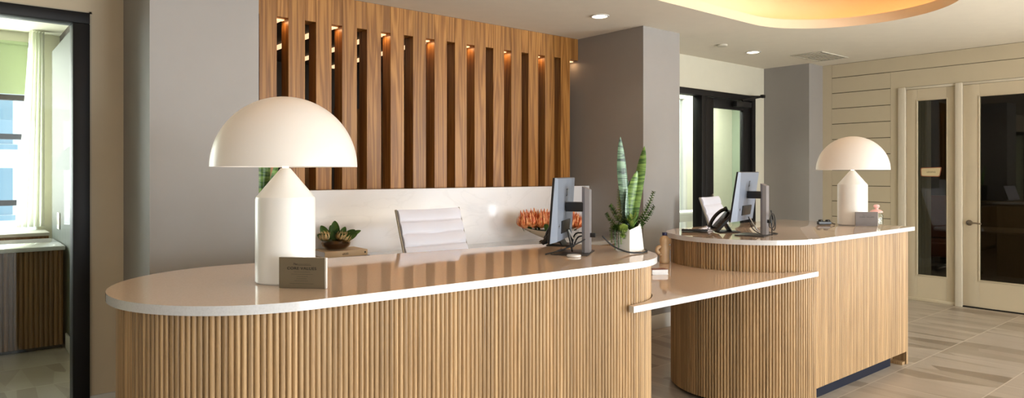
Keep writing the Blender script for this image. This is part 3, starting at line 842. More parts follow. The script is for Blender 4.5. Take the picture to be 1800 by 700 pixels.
# ------------------------------------------------------------------ table lamps with opal dome
def make_lamp(label, loc):
    t = thing('table_lamp', label, 'lamp', loc, 0, 'white dome lamps on the reception desks')
    bm = bmesh.new(); lathe(bm, [(.104, .0), (.108, .003), (.111, .006), (.111, .318), (.1085, .326), (.022, .432), (.018, .437), (0, .438)], 56)
    finish('lamp_base', bm, M['lamp_body'], t, 20)
    bm = bmesh.new(); lathe(bm, [(.103, 0), (.103, .0035), (0, .0035)], 40); finish('foot_ring', bm, M['black_plastic'], t)
    bm = bmesh.new(); R = .271
    prof = [(R * math.cos(a), .442 + R * math.sin(a)) for a in [PI / 2 * i / 26 for i in range(27)]]
    prof[-1] = (0, .442 + R)
    prof2 = [((R - .006) * math.cos(a), .442 + (R - .006) * math.sin(a)) for a in [PI / 2 * i / 26 for i in range(27)]]
    prof2[-1] = (0, .442 + R - .006)
    lathe(bm, list(reversed(prof2)) + prof, 72, (0, 0, 0), False, False)
    finish('lamp_shade', bm, M['opal'], t, 40)
    bm = bmesh.new(); lathe(bm, [(.012, .437), (.012, .47), (.03, .49), (.034, .52), (.022, .548), (0, .556)], 20)
    M.setdefault('bulb', emissive('bulb', (1, .84, .6, 1), 3)); finish('bulb', bm, M['bulb'], t)
    for a in (0.5, 2.6, 4.7):
        bm = bmesh.new(); tube(bm, [(.012 * math.cos(a), .012 * math.sin(a), .45), (.1 * math.cos(a), .1 * math.sin(a), .62), (.12 * math.cos(a), .12 * math.sin(a), .674)], .003, 6, 3); finish('shade_support', bm, M['chrome'], t)
    la = bpy.data.lights.new('lamp_glow', 'POINT'); la.energy = .55; la.color = (1, .82, .6); la.shadow_soft_size = .05; la.specular_factor = 0
    lo = bpy.data.objects.new('lamp_glow', la); COL.objects.link(lo); lo.location = (loc[0], loc[1], loc[2] + .60)
    return t
make_lamp('white dome table lamp on the longer desk next to the black glass front', (1.016, 2.60, CT + .0005))
make_lamp('white dome table lamp on the square-ended desk, beside the pink lidded jar', (5.645, 2.505, CT + .0005))

# ------------------------------------------------------------------ plaques
def make_plaque(label, loc, ang, mat, text_mat):
    t = thing('desk_plaque', label, 'plaque', loc, ang, 'values plaques beside the lamps')
    w, h = .176, .112
    bm = bmesh.new(); box(bm, -w / 2, w / 2, -.004, 0, .0, h, .0008, 1); finish('face_plate', bm, mat, t)
    bm = bmesh.new(); box(bm, -w / 2 + .001, w / 2 + .004, .0005, .011, .0, h, .001, 1); M.setdefault('acrylic', plain('acrylic', rgb(212, 206, 200), .2)); finish('acrylic_back', bm, M['acrylic'], t)
    F = lambda x, z: frame_mat((x, -.0045, z), (1, 0, 0), (0, 0, 1))
    text_obj('title_text', 'CORE VALUES', .0145, text_mat, t, F(0, .072), .0003, 0, 1.12, 1.12)
    text_obj('script_text', 'The', .011, text_mat, t, F(-.026, .0875), .0002, .35)
    for z, a, b_ in ((.0595, -.03, .034), (.0515, -.04, .043), (.0435, -.02, .024), (.0355, -.02, .02), (.0275, -.028, .026), (.0175, -.046, .046), (.0885, -.016, .034), (.0845, -.016, .036)):
        bm = bmesh.new(); x = a; pr = None; k = 0               # one row of tiny illegible print
        while x < b_:
            hh = .0007 if k % 2 == 0 or z == .0845 else .00012
            q = [bm.verts.new((x, -.0046, z - hh)), bm.verts.new((x, -.0046, z + hh))]
            if pr: bm.faces.new((pr[0], q[0], q[1], pr[1]))
            pr = q; k += 1; x += random.uniform(.0012, .0022)
        finish('print_line', bm, M['ink_soft'], t, 0)
    return t
make_plaque('bronze coloured values plaque standing against the lamp on the longer desk', (1.000, 2.401, CT + .0003), math.atan2(2.339 - 2.469, 1.057 - .939), M['bronze'], M['ink'])
make_plaque('grey pewter values plaque standing before the lamp on the square-ended desk', (5.560, 2.36, CT + .0003), math.atan2(2.312 - 2.409, 5.619 - 5.502), M['pewter'], M['ink'])

# ------------------------------------------------------------------ monitors
def make_monitor(label, centre, ang, ztop, zbot, tilt, post_off, cable_fn):
    """local x = along the screen (towards the far end), local +y = the way the screen faces"""
    t = thing('monitor', label, 'monitor', (centre[0], centre[1], CT + .0005), ang, 'computer monitors on the reception desks')
    w = .25; h = (ztop - zbot) / 2; zc = (ztop + zbot) / 2 - CT
    up = V(0, -math.sin(tilt), math.cos(tilt)); nr = V(0, math.cos(tilt), math.sin(tilt)); c = V(0, 0, zc)
    bm = bmesh.new(); obox(bm, c, V(1, 0, 0), nr, up, w, .006, h, .003); finish('screen_housing', bm, M['black_plastic'], t)
    bm = bmesh.new(); obox(bm, c + nr * .0065, V(1, 0, 0), nr, up, w - .008, .0006, h - .008); M.setdefault('screen', plain('screen', rgb(12, 13, 16), .12)); finish('screen_face', bm, M['screen'], t, 0)
    # back shell: flat field inside chamfered facets
    bm = bmesh.new()
    P = lambda x, z, d: bm.verts.new(c + V(1, 0, 0) * x + up * z - nr * d)
    o_ = [P(-w, -h, .0065), P(w, -h, .0065), P(w, h, .0065), P(-w, h, .0065)]
    i_ = [P(-w * .74, -h * .96, .030), P(w * .74, -h * .96, .030), P(w * .88, h * .98, .016), P(-w * .88, h * .98, .016)]
    for k in range(4): bm.faces.new((o_[k], o_[(k + 1) % 4], i_[(k + 1) % 4], i_[k]))
    bm.faces.new(i_); bm.faces.new(list(reversed(o_)))
    finish('back_shell', bm, M['silver'], t, 10)
    bm = bmesh.new(); obox(bm, c - up * h * .55 - nr * .0285, V(1, 0, 0), nr, up, w * .42, .0035, h * .20, .002); finish('port_recess', bm, M['black_plastic'], t)
    FM = frame_mat(c + up * h * .52 - nr * .0232, (-1, 0, 0), up)
    z_ = text_obj('logo_text', 'Z', .055, M['black_plastic'], t, FM @ Matrix.Rotation(-.0, 4, 'Z'), .0006, 0, .75)
    bm = bmesh.new(); q = c - V(1, 0, 0) * w * .62 - up * h * .50 - nr * .0262
    for a, b in ((.0025, .012), (.012, .0025)): obox(bm, q, V(1, 0, 0), nr, up, a, .0012, b)
    finish('badge', bm, M['chrome'], t, 0)
    py = -post_off
    bm = bmesh.new(); obox(bm, V(0, py / 2 - .014, zc + .01), V(1, 0, 0), V(0, 1, 0), V(0, 0, 1), .038, (post_off - .03) / 2, .024, .003); finish('arm', bm, M['black_plastic'], t)
    bm = bmesh.new()
    prism(bm, [(-.036, py - .022), (.036, py - .022), (.041, py + .0), (.036, py + .016), (-.036, py + .016), (-.041, py)], .0075, .342, .002)
    for v in bm.verts:
        if v.co.z > .3: v.co.z += (v.co.y - py) * .45
    finish('stand_post', bm, M['post_silver'], t, 20)
    bm = bmesh.new(); box(bm, -.11, .11, py - .025, py + .165, .0, .007, .002); finish('stand_base', bm, M['dark_silver'], t)
    bm = bmesh.new(); box(bm, -.012, .012, py - .05, py - .02, .085, .108, .004); finish('cable_clip', bm, M['black_plastic'], t)
    cable_fn(t, py)
    return t

def cab(t, name, pts, r=.0035, mat='rubber'):
    bm = bmesh.new(); tube(bm, pts, r, 7, 7); return finish(name, bm, M[mat], t)
def cables1(t, py):
    cab(t, 'cable', [(-.03, -.036, .125), (-.035, -.055, .05), (-.02, -.06, .012), (.03, -.05, .03), (.04, py + .06, .10), (.0, py - .035, .10)], .004)
    cab(t, 'cable', [(.03, -.036, .125), (.03, -.05, .06), (.05, -.055, .03), (.06, py + .05, .08), (.0, py - .035, .095)], .004)
    cab(t, 'video_cable', [(.01, -.036, .12), (.015, -.06, .075), (.04, -.07, .085), (.07, -.08, .11)], .0045, 'white_plastic')
    cab(t, 'cable', [(.0, py - .03, .10), (-.06, py + .02, .065), (-.12, -.03, .03), (-.16, .05, .008)], .0035)
def cables2(t, py):
    cab(t, 'cable', [(-.03, -.036, .125), (-.03, -.06, .05), (.02, -.09, .015), (.05, py + .02, .008), (.09, py - .02, .005), (.16, py - .05, .005), (.20, py - .01, .005), (.12, py + .03, .02), (.06, py + .02, .04), (.05, py - .02, .09)], .0032)
    ring = [(-.03 + .055 * math.cos(a), py - .055 + .006 * math.sin(2 * a), .105 + .05 * math.sin(a)) for a in [2 * PI * k / 12 for k in range(13)]]
    cab(t, 'coiled_cable', ring, .0032)
    ring = [(-.02 + .06 * math.cos(a), py - .062 + .004 * math.sin(a), .095 + .055 * math.sin(a)) for a in [2 * PI * k / 12 + .6 for k in range(13)]]
    cab(t, 'coiled_cable', ring, .0032)
    cab(t, 'cable', [(.012, py - .04, .17), (.03, py - .045, .12), (.035, py - .04, .06), (.02, py - .045, .03), (.0, py - .05, .006)], .0032)
    cab(t, 'video_cable', [(.0, -.036, .12), (.01, -.06, .07), (.04, -.08, .03), (.07, py, .01)], .004, 'white_plastic')
make_monitor('grey backed monitor on its post stand beside the potted snake plant', (2.489, 2.5975), math.radians(34.5), 1.462, 1.137, .08, .13, cables1)
make_monitor('grey backed monitor with looped black cables on the square-ended desk', (4.165, 2.565), math.atan2(.28, .96), 1.494, 1.163, .15, .130, cables2)
bm = bmesh.new(); lathe(bm, [(.033, 0), (.036, .003), (.036, .007), (.033, .010), (0, .010)], 28)
tag(finish('cable_puck', bm, M['white_plastic'], None, 35, None, (2.42, 2.437, CT + .0005)), 'small white round puck on the desk in front of the monitor base', 'puck')
bm = bmesh.new()
tube(bm, [(2.60, 2.412, 1.163), (2.65, 2.385, 1.11), (2.71, 2.335, 1.078), (2.78, 2.312, 1.0715), (2.84, 2.325, 1.0715), (2.89, 2.358, 1.0715), (2.915, 2.388, 1.0715)], .0042, 8, 8)
tag(finish('power_cable', bm, M['rubber']), 'long black cable running from the monitor post past the white planter', 'cable')

# ------------------------------------------------------------------ desk phones
def make_phone(label, loc, ang):
    t = thing('desk_phone', label, 'phone', loc, ang, 'black desk phones beside the monitors')
    # local +x = front (low side), panel rises towards -x
    c, s = math.cos(math.radians(48)), math.sin(math.radians(48))
    ax = V(-c, 0, s); az = V(s, 0, c)
    o = V(.085, 0, .012)
    bm = bmesh.new(); obox(bm, o + ax * .11, ax, V(0, 1, 0), az, .108, .095, .013, .005); finish('phone_body', bm, M['black_plastic'], t)
    bm = bmesh.new(); obox(bm, o + ax * .155 + az * .0135 + V(0, .03, 0), ax, V(0, 1, 0), az, .035, .045, .001); finish('display', bm, M['screen'], t, 0)
    for r in range(4):
        for q in range(3):
            bm = bmesh.new(); obox(bm, o + ax * (.03 + r * .022) + az * .0145 + V(0, .0 + q * .026, 0), ax, V(0, 1, 0), az, .007, .009, .002, .001); finish('key_button', bm, M['dark_silver'], t)
    bm = bmesh.new()
    pts = [o + ax * .005 + az * .026, o + ax * .05 + az * .048, o + ax * .11 + az * .056, o + ax * .17 + az * .048, o + ax * .215 + az * .024]
    tube(bm, [p + V(0, -.062, 0) for p in pts], .015, 10, 6, lambda u: 1.45 if u < .12 or u > .88 else 1.0); finish('handset', bm, M['black_plastic'], t)
    bm = bmesh.new(); obox(bm, V(-.02, 0, .045), V(.55, 0, .835), V(0, 1, 0), V(.835, 0, -.55), .05, .06, .006, .003); finish('stand_leg', bm, M['black_plastic'], t)
    bm = bmesh.new(); box(bm, -.11, .06, -.075, .075, 0, .008, .003); finish('stand_foot', bm, M['black_plastic'], t)
    cab(t, 'handset_cord', [o + ax * .01 + az * .03 + V(0, -.075, 0), V(.10, -.12, .012), V(.05, -.15, .005), V(-.03, -.12, .005), V(-.06, -.08, .006)], .003)
    t.scale = (.86, .86, .86)
    return t
make_phone('black desk phone on a tilted stand behind the monitor near the snake plant', (2.735, 2.885, CT + .0005), math.atan2(.87, -.5))
make_phone('black desk phone with raised handset beside the monitor with looped cables', (4.25, 2.775, CT + .0005), math.atan2(.638, -.77))
t = thing('keyboard', 'slim black keyboard on the rounded end of the square-ended desk', 'keyboard', (4.09, 2.91, CT + .0005), 2.2)
bm = bmesh.new(); obox(bm, V(0, 0, .011), V(1, 0, 0), V(0, .99, .1), V(0, -.1, .99), .09, .055, .006, .003); finish('keyboard_body', bm, M['black_plastic'], t)
for r in range(4):
    for q in range(8):
        bm = bmesh.new(); obox(bm, V(-.077 + q * .022, -.036 + r * .024, .0185 + (r - 1.5) * .0024), V(1, 0, 0), V(0, .99, .1), V(0, -.1, .99), .009, .009, .0015); finish('key_button', bm, M['dark_silver'], t, 0)

# ------------------------------------------------------------------ office chairs
def make_chair(label, loc, ang):
    """faces local -y; the origin is on the floor under the seat post"""
    t = thing('office_chair', label, 'chair', loc, ang, 'white ribbed office chairs behind the desks')
    lean = math.radians(19); up = V(0, math.sin(lean), math.cos(lean)); nr = V(0, -math.cos(lean), math.sin(lean))
    b0 = V(0, .20, .70)
    Lb = .575
    bm = bmesh.new(); n = 7; w = .25
    prof = []
    for i in range(n):                                        # padded ribs
        for k in range(8):
            u = k / 7; prof.append(((i + u) / n * Lb, .022 + .009 * math.sin(PI * u) ** .6))
    cols = [-1, -.9, -.45, 0, .45, .9, 1]
    fr = [[bm.verts.new(b0 + V(1, 0, 0) * x * w + up * z + nr * (d if abs(x) < .95 else d - .010) + nr * (-.02 * (1 - x * x))) for x in cols] for z, d in prof]
    bk = [[bm.verts.new(b0 + V(1, 0, 0) * x * w + up * z + nr * (-.012) + nr * (-.02 * (1 - x * x))) for x in cols] for z, d in (prof[0], prof[-1])]
    for a, b in zip(fr, fr[1:]):
        for i in range(len(cols) - 1): bm.faces.new((a[i], a[i + 1], b[i + 1], b[i]))
    for i in range(len(cols) - 1):
        bm.faces.new((bk[0][i], bk[1][i], bk[1][i + 1], bk[0][i + 1]))
        bm.faces.new((fr[-1][i], fr[-1][i + 1], bk[1][i + 1], bk[1][i])); bm.faces.new((fr[0][i], bk[0][i], bk[0][i + 1], fr[0][i + 1]))
    for i in (0, -1):
        bm.faces.new([r[i] for r in fr] + [bk[1][i], bk[0][i]])
    finish('backrest', bm, M['leather'], t, 60)
    for s in (-1, 1):
        bm = bmesh.new(); tube(bm, [b0 + V(s * (w + .007), 0, 0) + up * -.02 + nr * -.0, b0 + V(s * (w + .007), 0, 0) + up * .3, b0 + V(s * (w + .007), 0, 0) + up * (Lb + .004)], .0075, 8, 4); finish('back_frame', bm, M['chrome'], t)
    bm = bmesh.new(); box(bm, -.235, .235, -.26, .20, .62, .685, .022, 3); finish('seat', bm, M['leather'], t)
    bm = bmesh.new(); tube(bm, [(0, .1, .60), (0, .2, .62), b0 + nr * -.03 + up * .1], .016, 8, 4); finish('back_bracket', bm, M['chrome'], t)
    bm = bmesh.new(); lathe(bm, [(.03, .09), (.03, .38), (.019, .385), (.019, .60), (.07, .602), (.07, .618)], 20); finish('gas_post', bm, M['chrome'], t)
    for k in range(5):
        a = 2 * PI * k / 5 + .3; d = V(math.cos(a), math.sin(a), 0)
        bm = bmesh.new(); tube(bm, [d * .02 + V(0, 0, .11), d * .16 + V(0, 0, .095), d * .30 + V(0, 0, .072)], .019, 8, 4, lambda u: 1.2 - .5 * u); lg = finish('base_leg', bm, M['chrome'], t)
        bm = bmesh.new(); q = d * .30
        for s in (-1, 1):
            tb = bmesh.new(); lathe(tb, [(.0, -.009), (.026, -.009), (.028, -.004), (.028, .004), (.026, .009), (0, .009)], 16)
            bmesh.ops.transform(tb, matrix=Matrix.Translation(q + V(-d.y, d.x, 0) * s * .014 + V(0, 0, .029)) @ Matrix.Rotation(a, 4, 'Z') @ Matrix.Rotation(PI / 2, 4, 'X'), verts=tb.verts); join(bm, tb)
        tube(bm, [q + V(0, 0, .03), q + V(0, 0, .07)], .008, 6, 1)
        finish('caster', bm, M['rubber'], lg)
    return t
make_chair('white ribbed leather office chair behind the longer desk, before the marble splashback', (2.50, 3.47, .001), .07)
make_chair('white ribbed leather office chair behind the square-ended desk beside the desk phone', (5.935, 3.61, .001), math.atan2(.254, .964))

# ------------------------------------------------------------------ planter on the long desk
t = thing('potted_plant', 'snake plant with ferny succulents in a white faceted planter beside the monitor', 'plant', (2.842, 2.437, CT + .0005), 0)
bm = bmesh.new()
n = 7; lo = []; hi = []; hin = []; lin_ = []
for k in range(n):
    a = 2 * PI * k / n + 2.05
    lo.append(bm.verts.new((.078 * math.cos(a), .078 * math.sin(a), 0)))
    # rim is tallest to both sides, lower towards the viewer and the back
    zz = .112 + .045 * abs(math.cos(a + .69)) ** 1.5
    r = .060
    hi.append(bm.verts.new((r * math.cos(a), r * math.sin(a), zz))); hin.append(bm.verts.new((r * .9 * math.cos(a), r * .9 * math.sin(a), zz - .001)))
    lin_.append(bm.verts.new((r * .92 * math.cos(a), r * .92 * math.sin(a), .09)))
for k in range(n):
    j = (k + 1) % n
    bm.faces.new((lo[k], lo[j], hi[j], hi[k])); bm.faces.new((hi[k], hi[j], hin[j], hin[k])); bm.faces.new((hin[k], hin[j], lin_[j], lin_[k]))
bm.faces.new(list(reversed(lo)))
finish('planter_pot', bm, M['white_ceramic'], t, 12)
bm = bmesh.new(); lathe(bm, [(.052, .092), (.03, .10), (0, .102)], 14, (0, 0, 0), False); finish('soil', bm, M['soil'], t)
CR = V(.77, -.638, 0); CF = V(.638, .77, 0)                    # screen-right and away, only used to lay the leaves out
def PL(r, f, z): return CR * r + CF * f + V(0, 0, z)
def snake(t, pts, w, mat, side):
    bm = bmesh.new(); blade(bm, pts, w, lambda u: (.55 + .9 * u - .55 * u * u) * (1 - max(0, (u - .62) / .38) ** 1.8) + .01, side, .35, 4)
    return finish('snake_leaf', bm, M[mat], t, 80)
def CRm(a): return CR * math.cos(a) + CF * math.sin(a)
snake(t, [PL(-.010, .0, .10), PL(-.018, .0, .25), PL(-.036, .0, .42), PL(-.050, -.0, .615)], .034, 'snake_leaf', CRm(.35))
snake(t, [PL(.015, .01, .10), PL(.034, .015, .25), PL(.060, .02, .42), PL(.084, .02, .565)], .030, 'snake_bright', CRm(-.5))
snake(t, [PL(.0, .01, .10), PL(.005, .01, .2), PL(.022, .01, .32), PL(.042, .012, .43)], .034, 'snake_bright', CRm(.25))
snake(t, [PL(-.02, .02, .10), PL(-.012, .02, .25), PL(.004, .02, .38)], .022, 'snake_leaf', CRm(.6))
snake(t, [PL(-.014, -.01, .10), PL(-.017, -.015, .22), PL(-.010, -.01, .34)], .016, 'snake_leaf', CRm(1.0))
def stalk(t, pts, leaf, n, mat, name='fern_stalk', droop=.4, w=.40):
    leaf *= 1.55; n = int(n * 1.6)
    bm = bmesh.new(); tube(bm, pts, .0022, 5, 5)
    P = smooth_path(pts, 12); N = len(P)
    for i in range(n):
        u = .12 + .88 * i / (n - 1); p = P[min(int(u * (N - 1)), N - 1)]; q = P[min(int(u * (N - 1)) + 1, N - 1)]; d0 = P[max(int(u * (N - 1)) - 1, 0)]
        d = (q - d0).normalized()
        for s in (0, 1, 2):
            a = s * 2.094 + i * 1.1
            e = d.orthogonal().normalized(); e = (Matrix.Rotation(a, 3, d) @ e)
            dirv = (e + d * droop).normalized(); l = leaf * (1.05 - .55 * u)
            sd = dirv.cross(d).normalized()
            v = [p, p + dirv * l * .5 + sd * l * w, p + dirv * l, p + dirv * l * .5 - sd * l * w]
            bm.faces.new([bm.verts.new(x) for x in v])
    return finish(name, bm, M[mat], t, 0)
stalk(t, [PL(-.02, 0, .10), PL(-.05, -.0, .15), PL(-.085, -.01, .21), PL(-.105, -.01, .245)], .022, 17, 'green_leaf')
stalk(t, [PL(-.03, .01, .10), PL(-.07, .01, .13), PL(-.11, .0, .175), PL(-.125, 0, .20)], .018, 16, 'green_leaf')
stalk(t, [PL(-.02, .02, .10), PL(-.045, .02, .2), PL(-.052, .02, .28), PL(-.052, .02, .345)], .020, 20, 'lime_leaf')
stalk(t, [PL(.02, 0, .10), PL(.06, 0, .16), PL(.10, .0, .24), PL(.128, 0, .315)], .022, 21, 'green_leaf')
stalk(t, [PL(.02, .01, .10), PL(.065, .01, .14), PL(.105, .01, .19), PL(.132, .01, .24)], .020, 18, 'green_leaf')
stalk(t, [PL(-.035, -.01, .10), PL(-.03, -.0, .18), PL(-.032, .0, .25)], .016, 14, 'dark_leaf')
for k in range(15):                                            # rosette in the middle
    a = k * 2.4; r = .026 + .034 * (k / 15)
    c0 = PL(.008, -.034, .118); d = V(math.cos(a), math.sin(a), 0)
    bm = bmesh.new(); blade(bm, [c0, c0 + d * r * .6 + V(0, 0, .045), c0 + d * r * 1.3 + V(0, 0, max(.03, .095 - .004 * k))], .013, lambda u: (.6 + u) * (1 - u) ** .8 * 1.2 + .02, (-d.y, d.x, 0), .3, 2)
    finish('rosette_leaf', bm, M['green_leaf' if k % 3 else 'lime_leaf'], t, 80)
for k, (r0, f0, zb) in enumerate(((-.085, -.035, .02), (-.060, -.06, .03), (-.10, -.02, .055), (-.09, -.05, .0), (-.045, -.07, .06), (-.105, -.03, .035), (-.072, -.05, .008), (-.055, -.075, .09))):
    stalk(t, [PL(-.035, -.03, .115), PL(r0 * .9, f0 * 1.1, .13), PL(r0, f0 * 1.35, .09), PL(r0 * .98, f0 * 1.4, zb + .012)], .015, 15, 'lime_leaf' if k % 3 else 'green_leaf', 'trailing_stem', .15, .5)

# snake plant behind the first lamp
t = thing('potted_plant', 'snake plant in a black pot on the back counter behind the dome lamp', 'plant', (1.62, 4.52, .8645), 0)
bm = bmesh.new(); lathe(bm, [(.075, 0), (.085, .01), (.10, .36), (.104, .37), (.098, .372), (.094, .35), (.0, .345)], 32); finish('planter_pot', bm, M['black_plastic'], t)
bm = bmesh.new(); lathe(bm, [(.093, .3505), (0, .356)], 20, (0, 0, 0), False); finish('soil', bm, M['soil'], t)
for r, f, tr, h, w in ((-.03, 0, -.02, .36, .036), (.03, -.01, .12, .42, .03), (.05, .02, .16, .30, .032), (.0, .03, .02, .44, .036), (-.02, -.03, -.06, .28, .03)):
    snake(t, [PL(r, f, .35), PL(r + (tr - r) * .3, f, .35 + h * .4), PL(tr, f, .35 + h)], w, 'snake_bright', CRm(.9 + r * 9))

# ------------------------------------------------------------------ protea bowl
t = thing('protea_arrangement', 'white boat shaped bowl of orange proteas on the back counter by the marble', 'flower arrangement', (4.17, 4.50, .8645), math.atan2(-.638, .77) + .12)
bm = bmesh.new(); lathe(bm, [(.055, 0), (.06, .006), (.05, .02), (0, .02)], 24); bmesh.ops.scale(bm, vec=(1.7, 1, 1), verts=bm.verts); finish('bowl_foot', bm, M['bark'], t)
bm = bmesh.new(); rings = []
def boat(u, v, o):
    a = 2 * PI * u; x = math.cos(a); y = math.sin(a)
    r = v ** .62
    lift = .055 * abs(x) ** 2.2 * r
    return V(x * (.30 - o) * r, y * (.115 - o) * r, .021 + .085 * v + lift + (o if v < .5 else 0))
for o, seq in ((0, [0.02, .1, .3, .55, .8, 1]), (.007, [1, .8, .55, .3, .1, .02])):
    for v in seq: rings.append([bm.verts.new(boat(k / 40, v, o)) for k in range(40)])
for a, b in zip(rings, rings[1:]):
    for i in range(40): bm.faces.new((a[i], a[(i + 1) % 40], b[(i + 1) % 40], b[i]))
bm.faces.new(list(reversed(rings[0]))); bm.faces.new(rings[-1])
M['stone_bowl'] = plain('stone_bowl', rgb(204, 188, 164), .55); finish('bowl', bm, M['stone_bowl'], t, 50)
bm = bmesh.new(); vs = [bm.verts.new(V(math.cos(2 * PI * k / 30) * .235, math.sin(2 * PI * k / 30) * .09, .095 + .02 * abs(math.cos(2 * PI * k / 30)))) for k in range(30)]
c_ = bm.verts.new((0, 0, .11))
for k in range(30): bm.faces.new((vs[k], vs[(k + 1) % 30], c_))
finish('moss', bm, M['dark_leaf'], t)
def protea(t, p, d, s, mat='protea_orange', name='protea_flower', rows=5):
    bm = bmesh.new(); d = Vector(d).normalized(); e = d.orthogonal().normalized(); f = d.cross(e)
    for ring in range(rows):
        m_ = 9 - ring
        for k in range(m_):
            a = 2 * PI * (k + .5 * (ring % 2)) / m_ + ring; o = (e * math.cos(a) + f * math.sin(a))
            r0 = s * (.20 - .02 * ring); top = s * (.95 + .14 * ring); op = .46 - .085 * ring
            blade(bm, [p + o * r0 * .4, p + o * (r0 + s * op * .9) + d * top * .45, p + o * (r0 + s * op * .75) + d * top], s * .115, lambda u: math.sin(PI * min(.98, .25 + .75 * u)) + .02, d.cross(o), .4, 2)
    return finish(name, bm, M[mat], t, 80)
rp = random.Random(3)
for k in range(15):
    x = -.22 + .44 * (k % 8) / 7 + (.03 if k > 7 else 0); y = -.04 if k < 8 else .035
    protea(t, V(x + rp.uniform(-.012, .012), y + rp.uniform(-.012, .012), .095 + .02 * abs(x) / .22 + rp.uniform(0, .03)), (x * .9 + rp.uniform(-.12, .12), y * 2.0, 1), rp.uniform(.095, .125))
for k in range(18):
    a = rp.uniform(0, 2 * PI); x = .235 * math.cos(a); y = .085 * math.sin(a)
    d = V(x * 2.0, y * 4, .55).normalized()
    bm = bmesh.new(); p = V(x, y, .10); blade(bm, [p, p + d * .05 + V(0, 0, .012), p + d * .085], .02, lambda u: math.sin(PI * min(.98, .1 + .9 * u)) + .03, (-d.y, d.x, 0), .3, 2)
    finish('leaf', bm, M['dark_leaf' if k % 2 else 'green_leaf'], t, 80)

# ------------------------------------------------------------------ books and magnolia bowl
BX, BY = 2.24, 4.69
bang = -.03
t = thing('book', 'thin dark book lying under the thick beige book on the back counter', 'book', (BX + .012, BY, .8645), bang)
bm = bmesh.new(); box(bm, -.17, .17, -.12, .12, 0, .003, .001, 1); box(bm, -.17, .17, -.12, .12, .012, .015, .001, 1); box(bm, -.17, .17, -.121, -.117, .0, .015, .001, 1); finish('cover', bm, M['book_dark'], t)
bm = bmesh.new(); box(bm, -.167, .167, -.116, .117, .0031, .0119); finish('pages', bm, M['paper'], t)
t = thing('book', 'thick beige book under the glass bowl of magnolia buds', 'book', (BX, BY, .880), bang)
bm = bmesh.new(); box(bm, -.165, .165, -.118, .118, 0, .003, .001, 1); box(bm, -.165, .165, -.118, .118, .041, .044, .001, 1); box(bm, -.165, .165, -.119, -.115, .0, .044, .002, 2); finish('cover', bm, M['book_cover'], t)
bm = bmesh.new(); box(bm, -.162, .162, -.114, .115, .0031, .0409); finish('pages', bm, M['paper'], t)
text_obj('spine_text', 'al600', .022, M['ink_soft'], t, frame_mat((-.01, -.1195, .021), (1, 0, 0), (0, 0, 1)))
bm = bmesh.new(); lathe(bm, [(.0065, 0), (.0065, .0012), (0, .0012)], 16); bmesh.ops.transform(bm, matrix=Matrix.Translation((.145, -.119, .024)) @ Matrix.Rotation(PI / 2, 4, 'X'), verts=bm.verts); finish('spine_dot', bm, M['ink'], t)
t = thing('magnolia_bowl', 'round glass bowl of green leaves and cream magnolia buds on the beige book', 'flower arrangement', (BX - .03, BY + .0, .9245), 0)
bm = bmesh.new(); lathe(bm, [(.045, 0), (.07, .004), (.10, .03), (.106, .048), (.098, .07), (.08, .08), (.077, .079), (.094, .068), (.101, .048), (.095, .031), (.066, .008), (0, .007)], 40); finish('glass_bowl', bm, M['bowl_glass'], t)
bm = bmesh.new(); lathe(bm, [(0, .009), (.062, .0095), (.088, .032), (.092, .045), (.06, .062), (0, .066)], 24, (0, 0, 0), False, False)
rp = random.Random(11)
for v in bm.verts: v.co += V(rp.uniform(-.004, .004), rp.uniform(-.004, .004), rp.uniform(-.002, .002))
finish('bark_chips', bm, M['bark'], t)
def bleaf(t, p, d, l, w, mat='green_leaf'):
    d = Vector(d).normalized(); sd = d.cross(V(CF.x, CF.y, 0)); sd = sd if sd.length > .1 else CR.copy()
    bm = bmesh.new(); blade(bm, [p, p + d * l * .5 + V(0, 0, l * .06), p + d * l], w, lambda u: math.sin(PI * min(.985, .06 + .94 * u)) ** .75 + .02, sd, .22, 4); finish('leaf', bm, M[mat], t, 80)
for r, f, dr, dz, l, w in ((0, 0, -.06, 1, .15, .034), (.02, -.03, .05, 1, .10, .026), (-.06, 0, -.5, .9, .13, .03), (.03, .03, .35, 1, .11, .024), (.05, 0, .9, .75, .13, .026), (.055, -.02, .95, .45, .13, .028), (.06, .02, 1, .6, .15, .02), (-.05, -.04, -.9, .55, .10, .026), (-.02, .03, -.3, 1, .12, .026), (.0, -.05, -.1, .9, .085, .024), (.03, -.05, .45, .5, .085, .022), (-.03, -.055, -.5, .6, .08, .02)):
    bleaf(t, PL(r * .8, f * .8, .06), PL(dr, f * 4, dz), l, w, 'dark_leaf' if l < .105 else 'green_leaf')
for r, f, dr in ((-.055, -.04, -.25), (.035, -.035, .3), (.06, -.03, .8), (-.02, .03, 0), (-.075, -.01, -.5)):
    protea(t, PL(r, f, .065), PL(dr, -.15, 1), .062, 'cream_bud', 'magnolia_bud', 3)

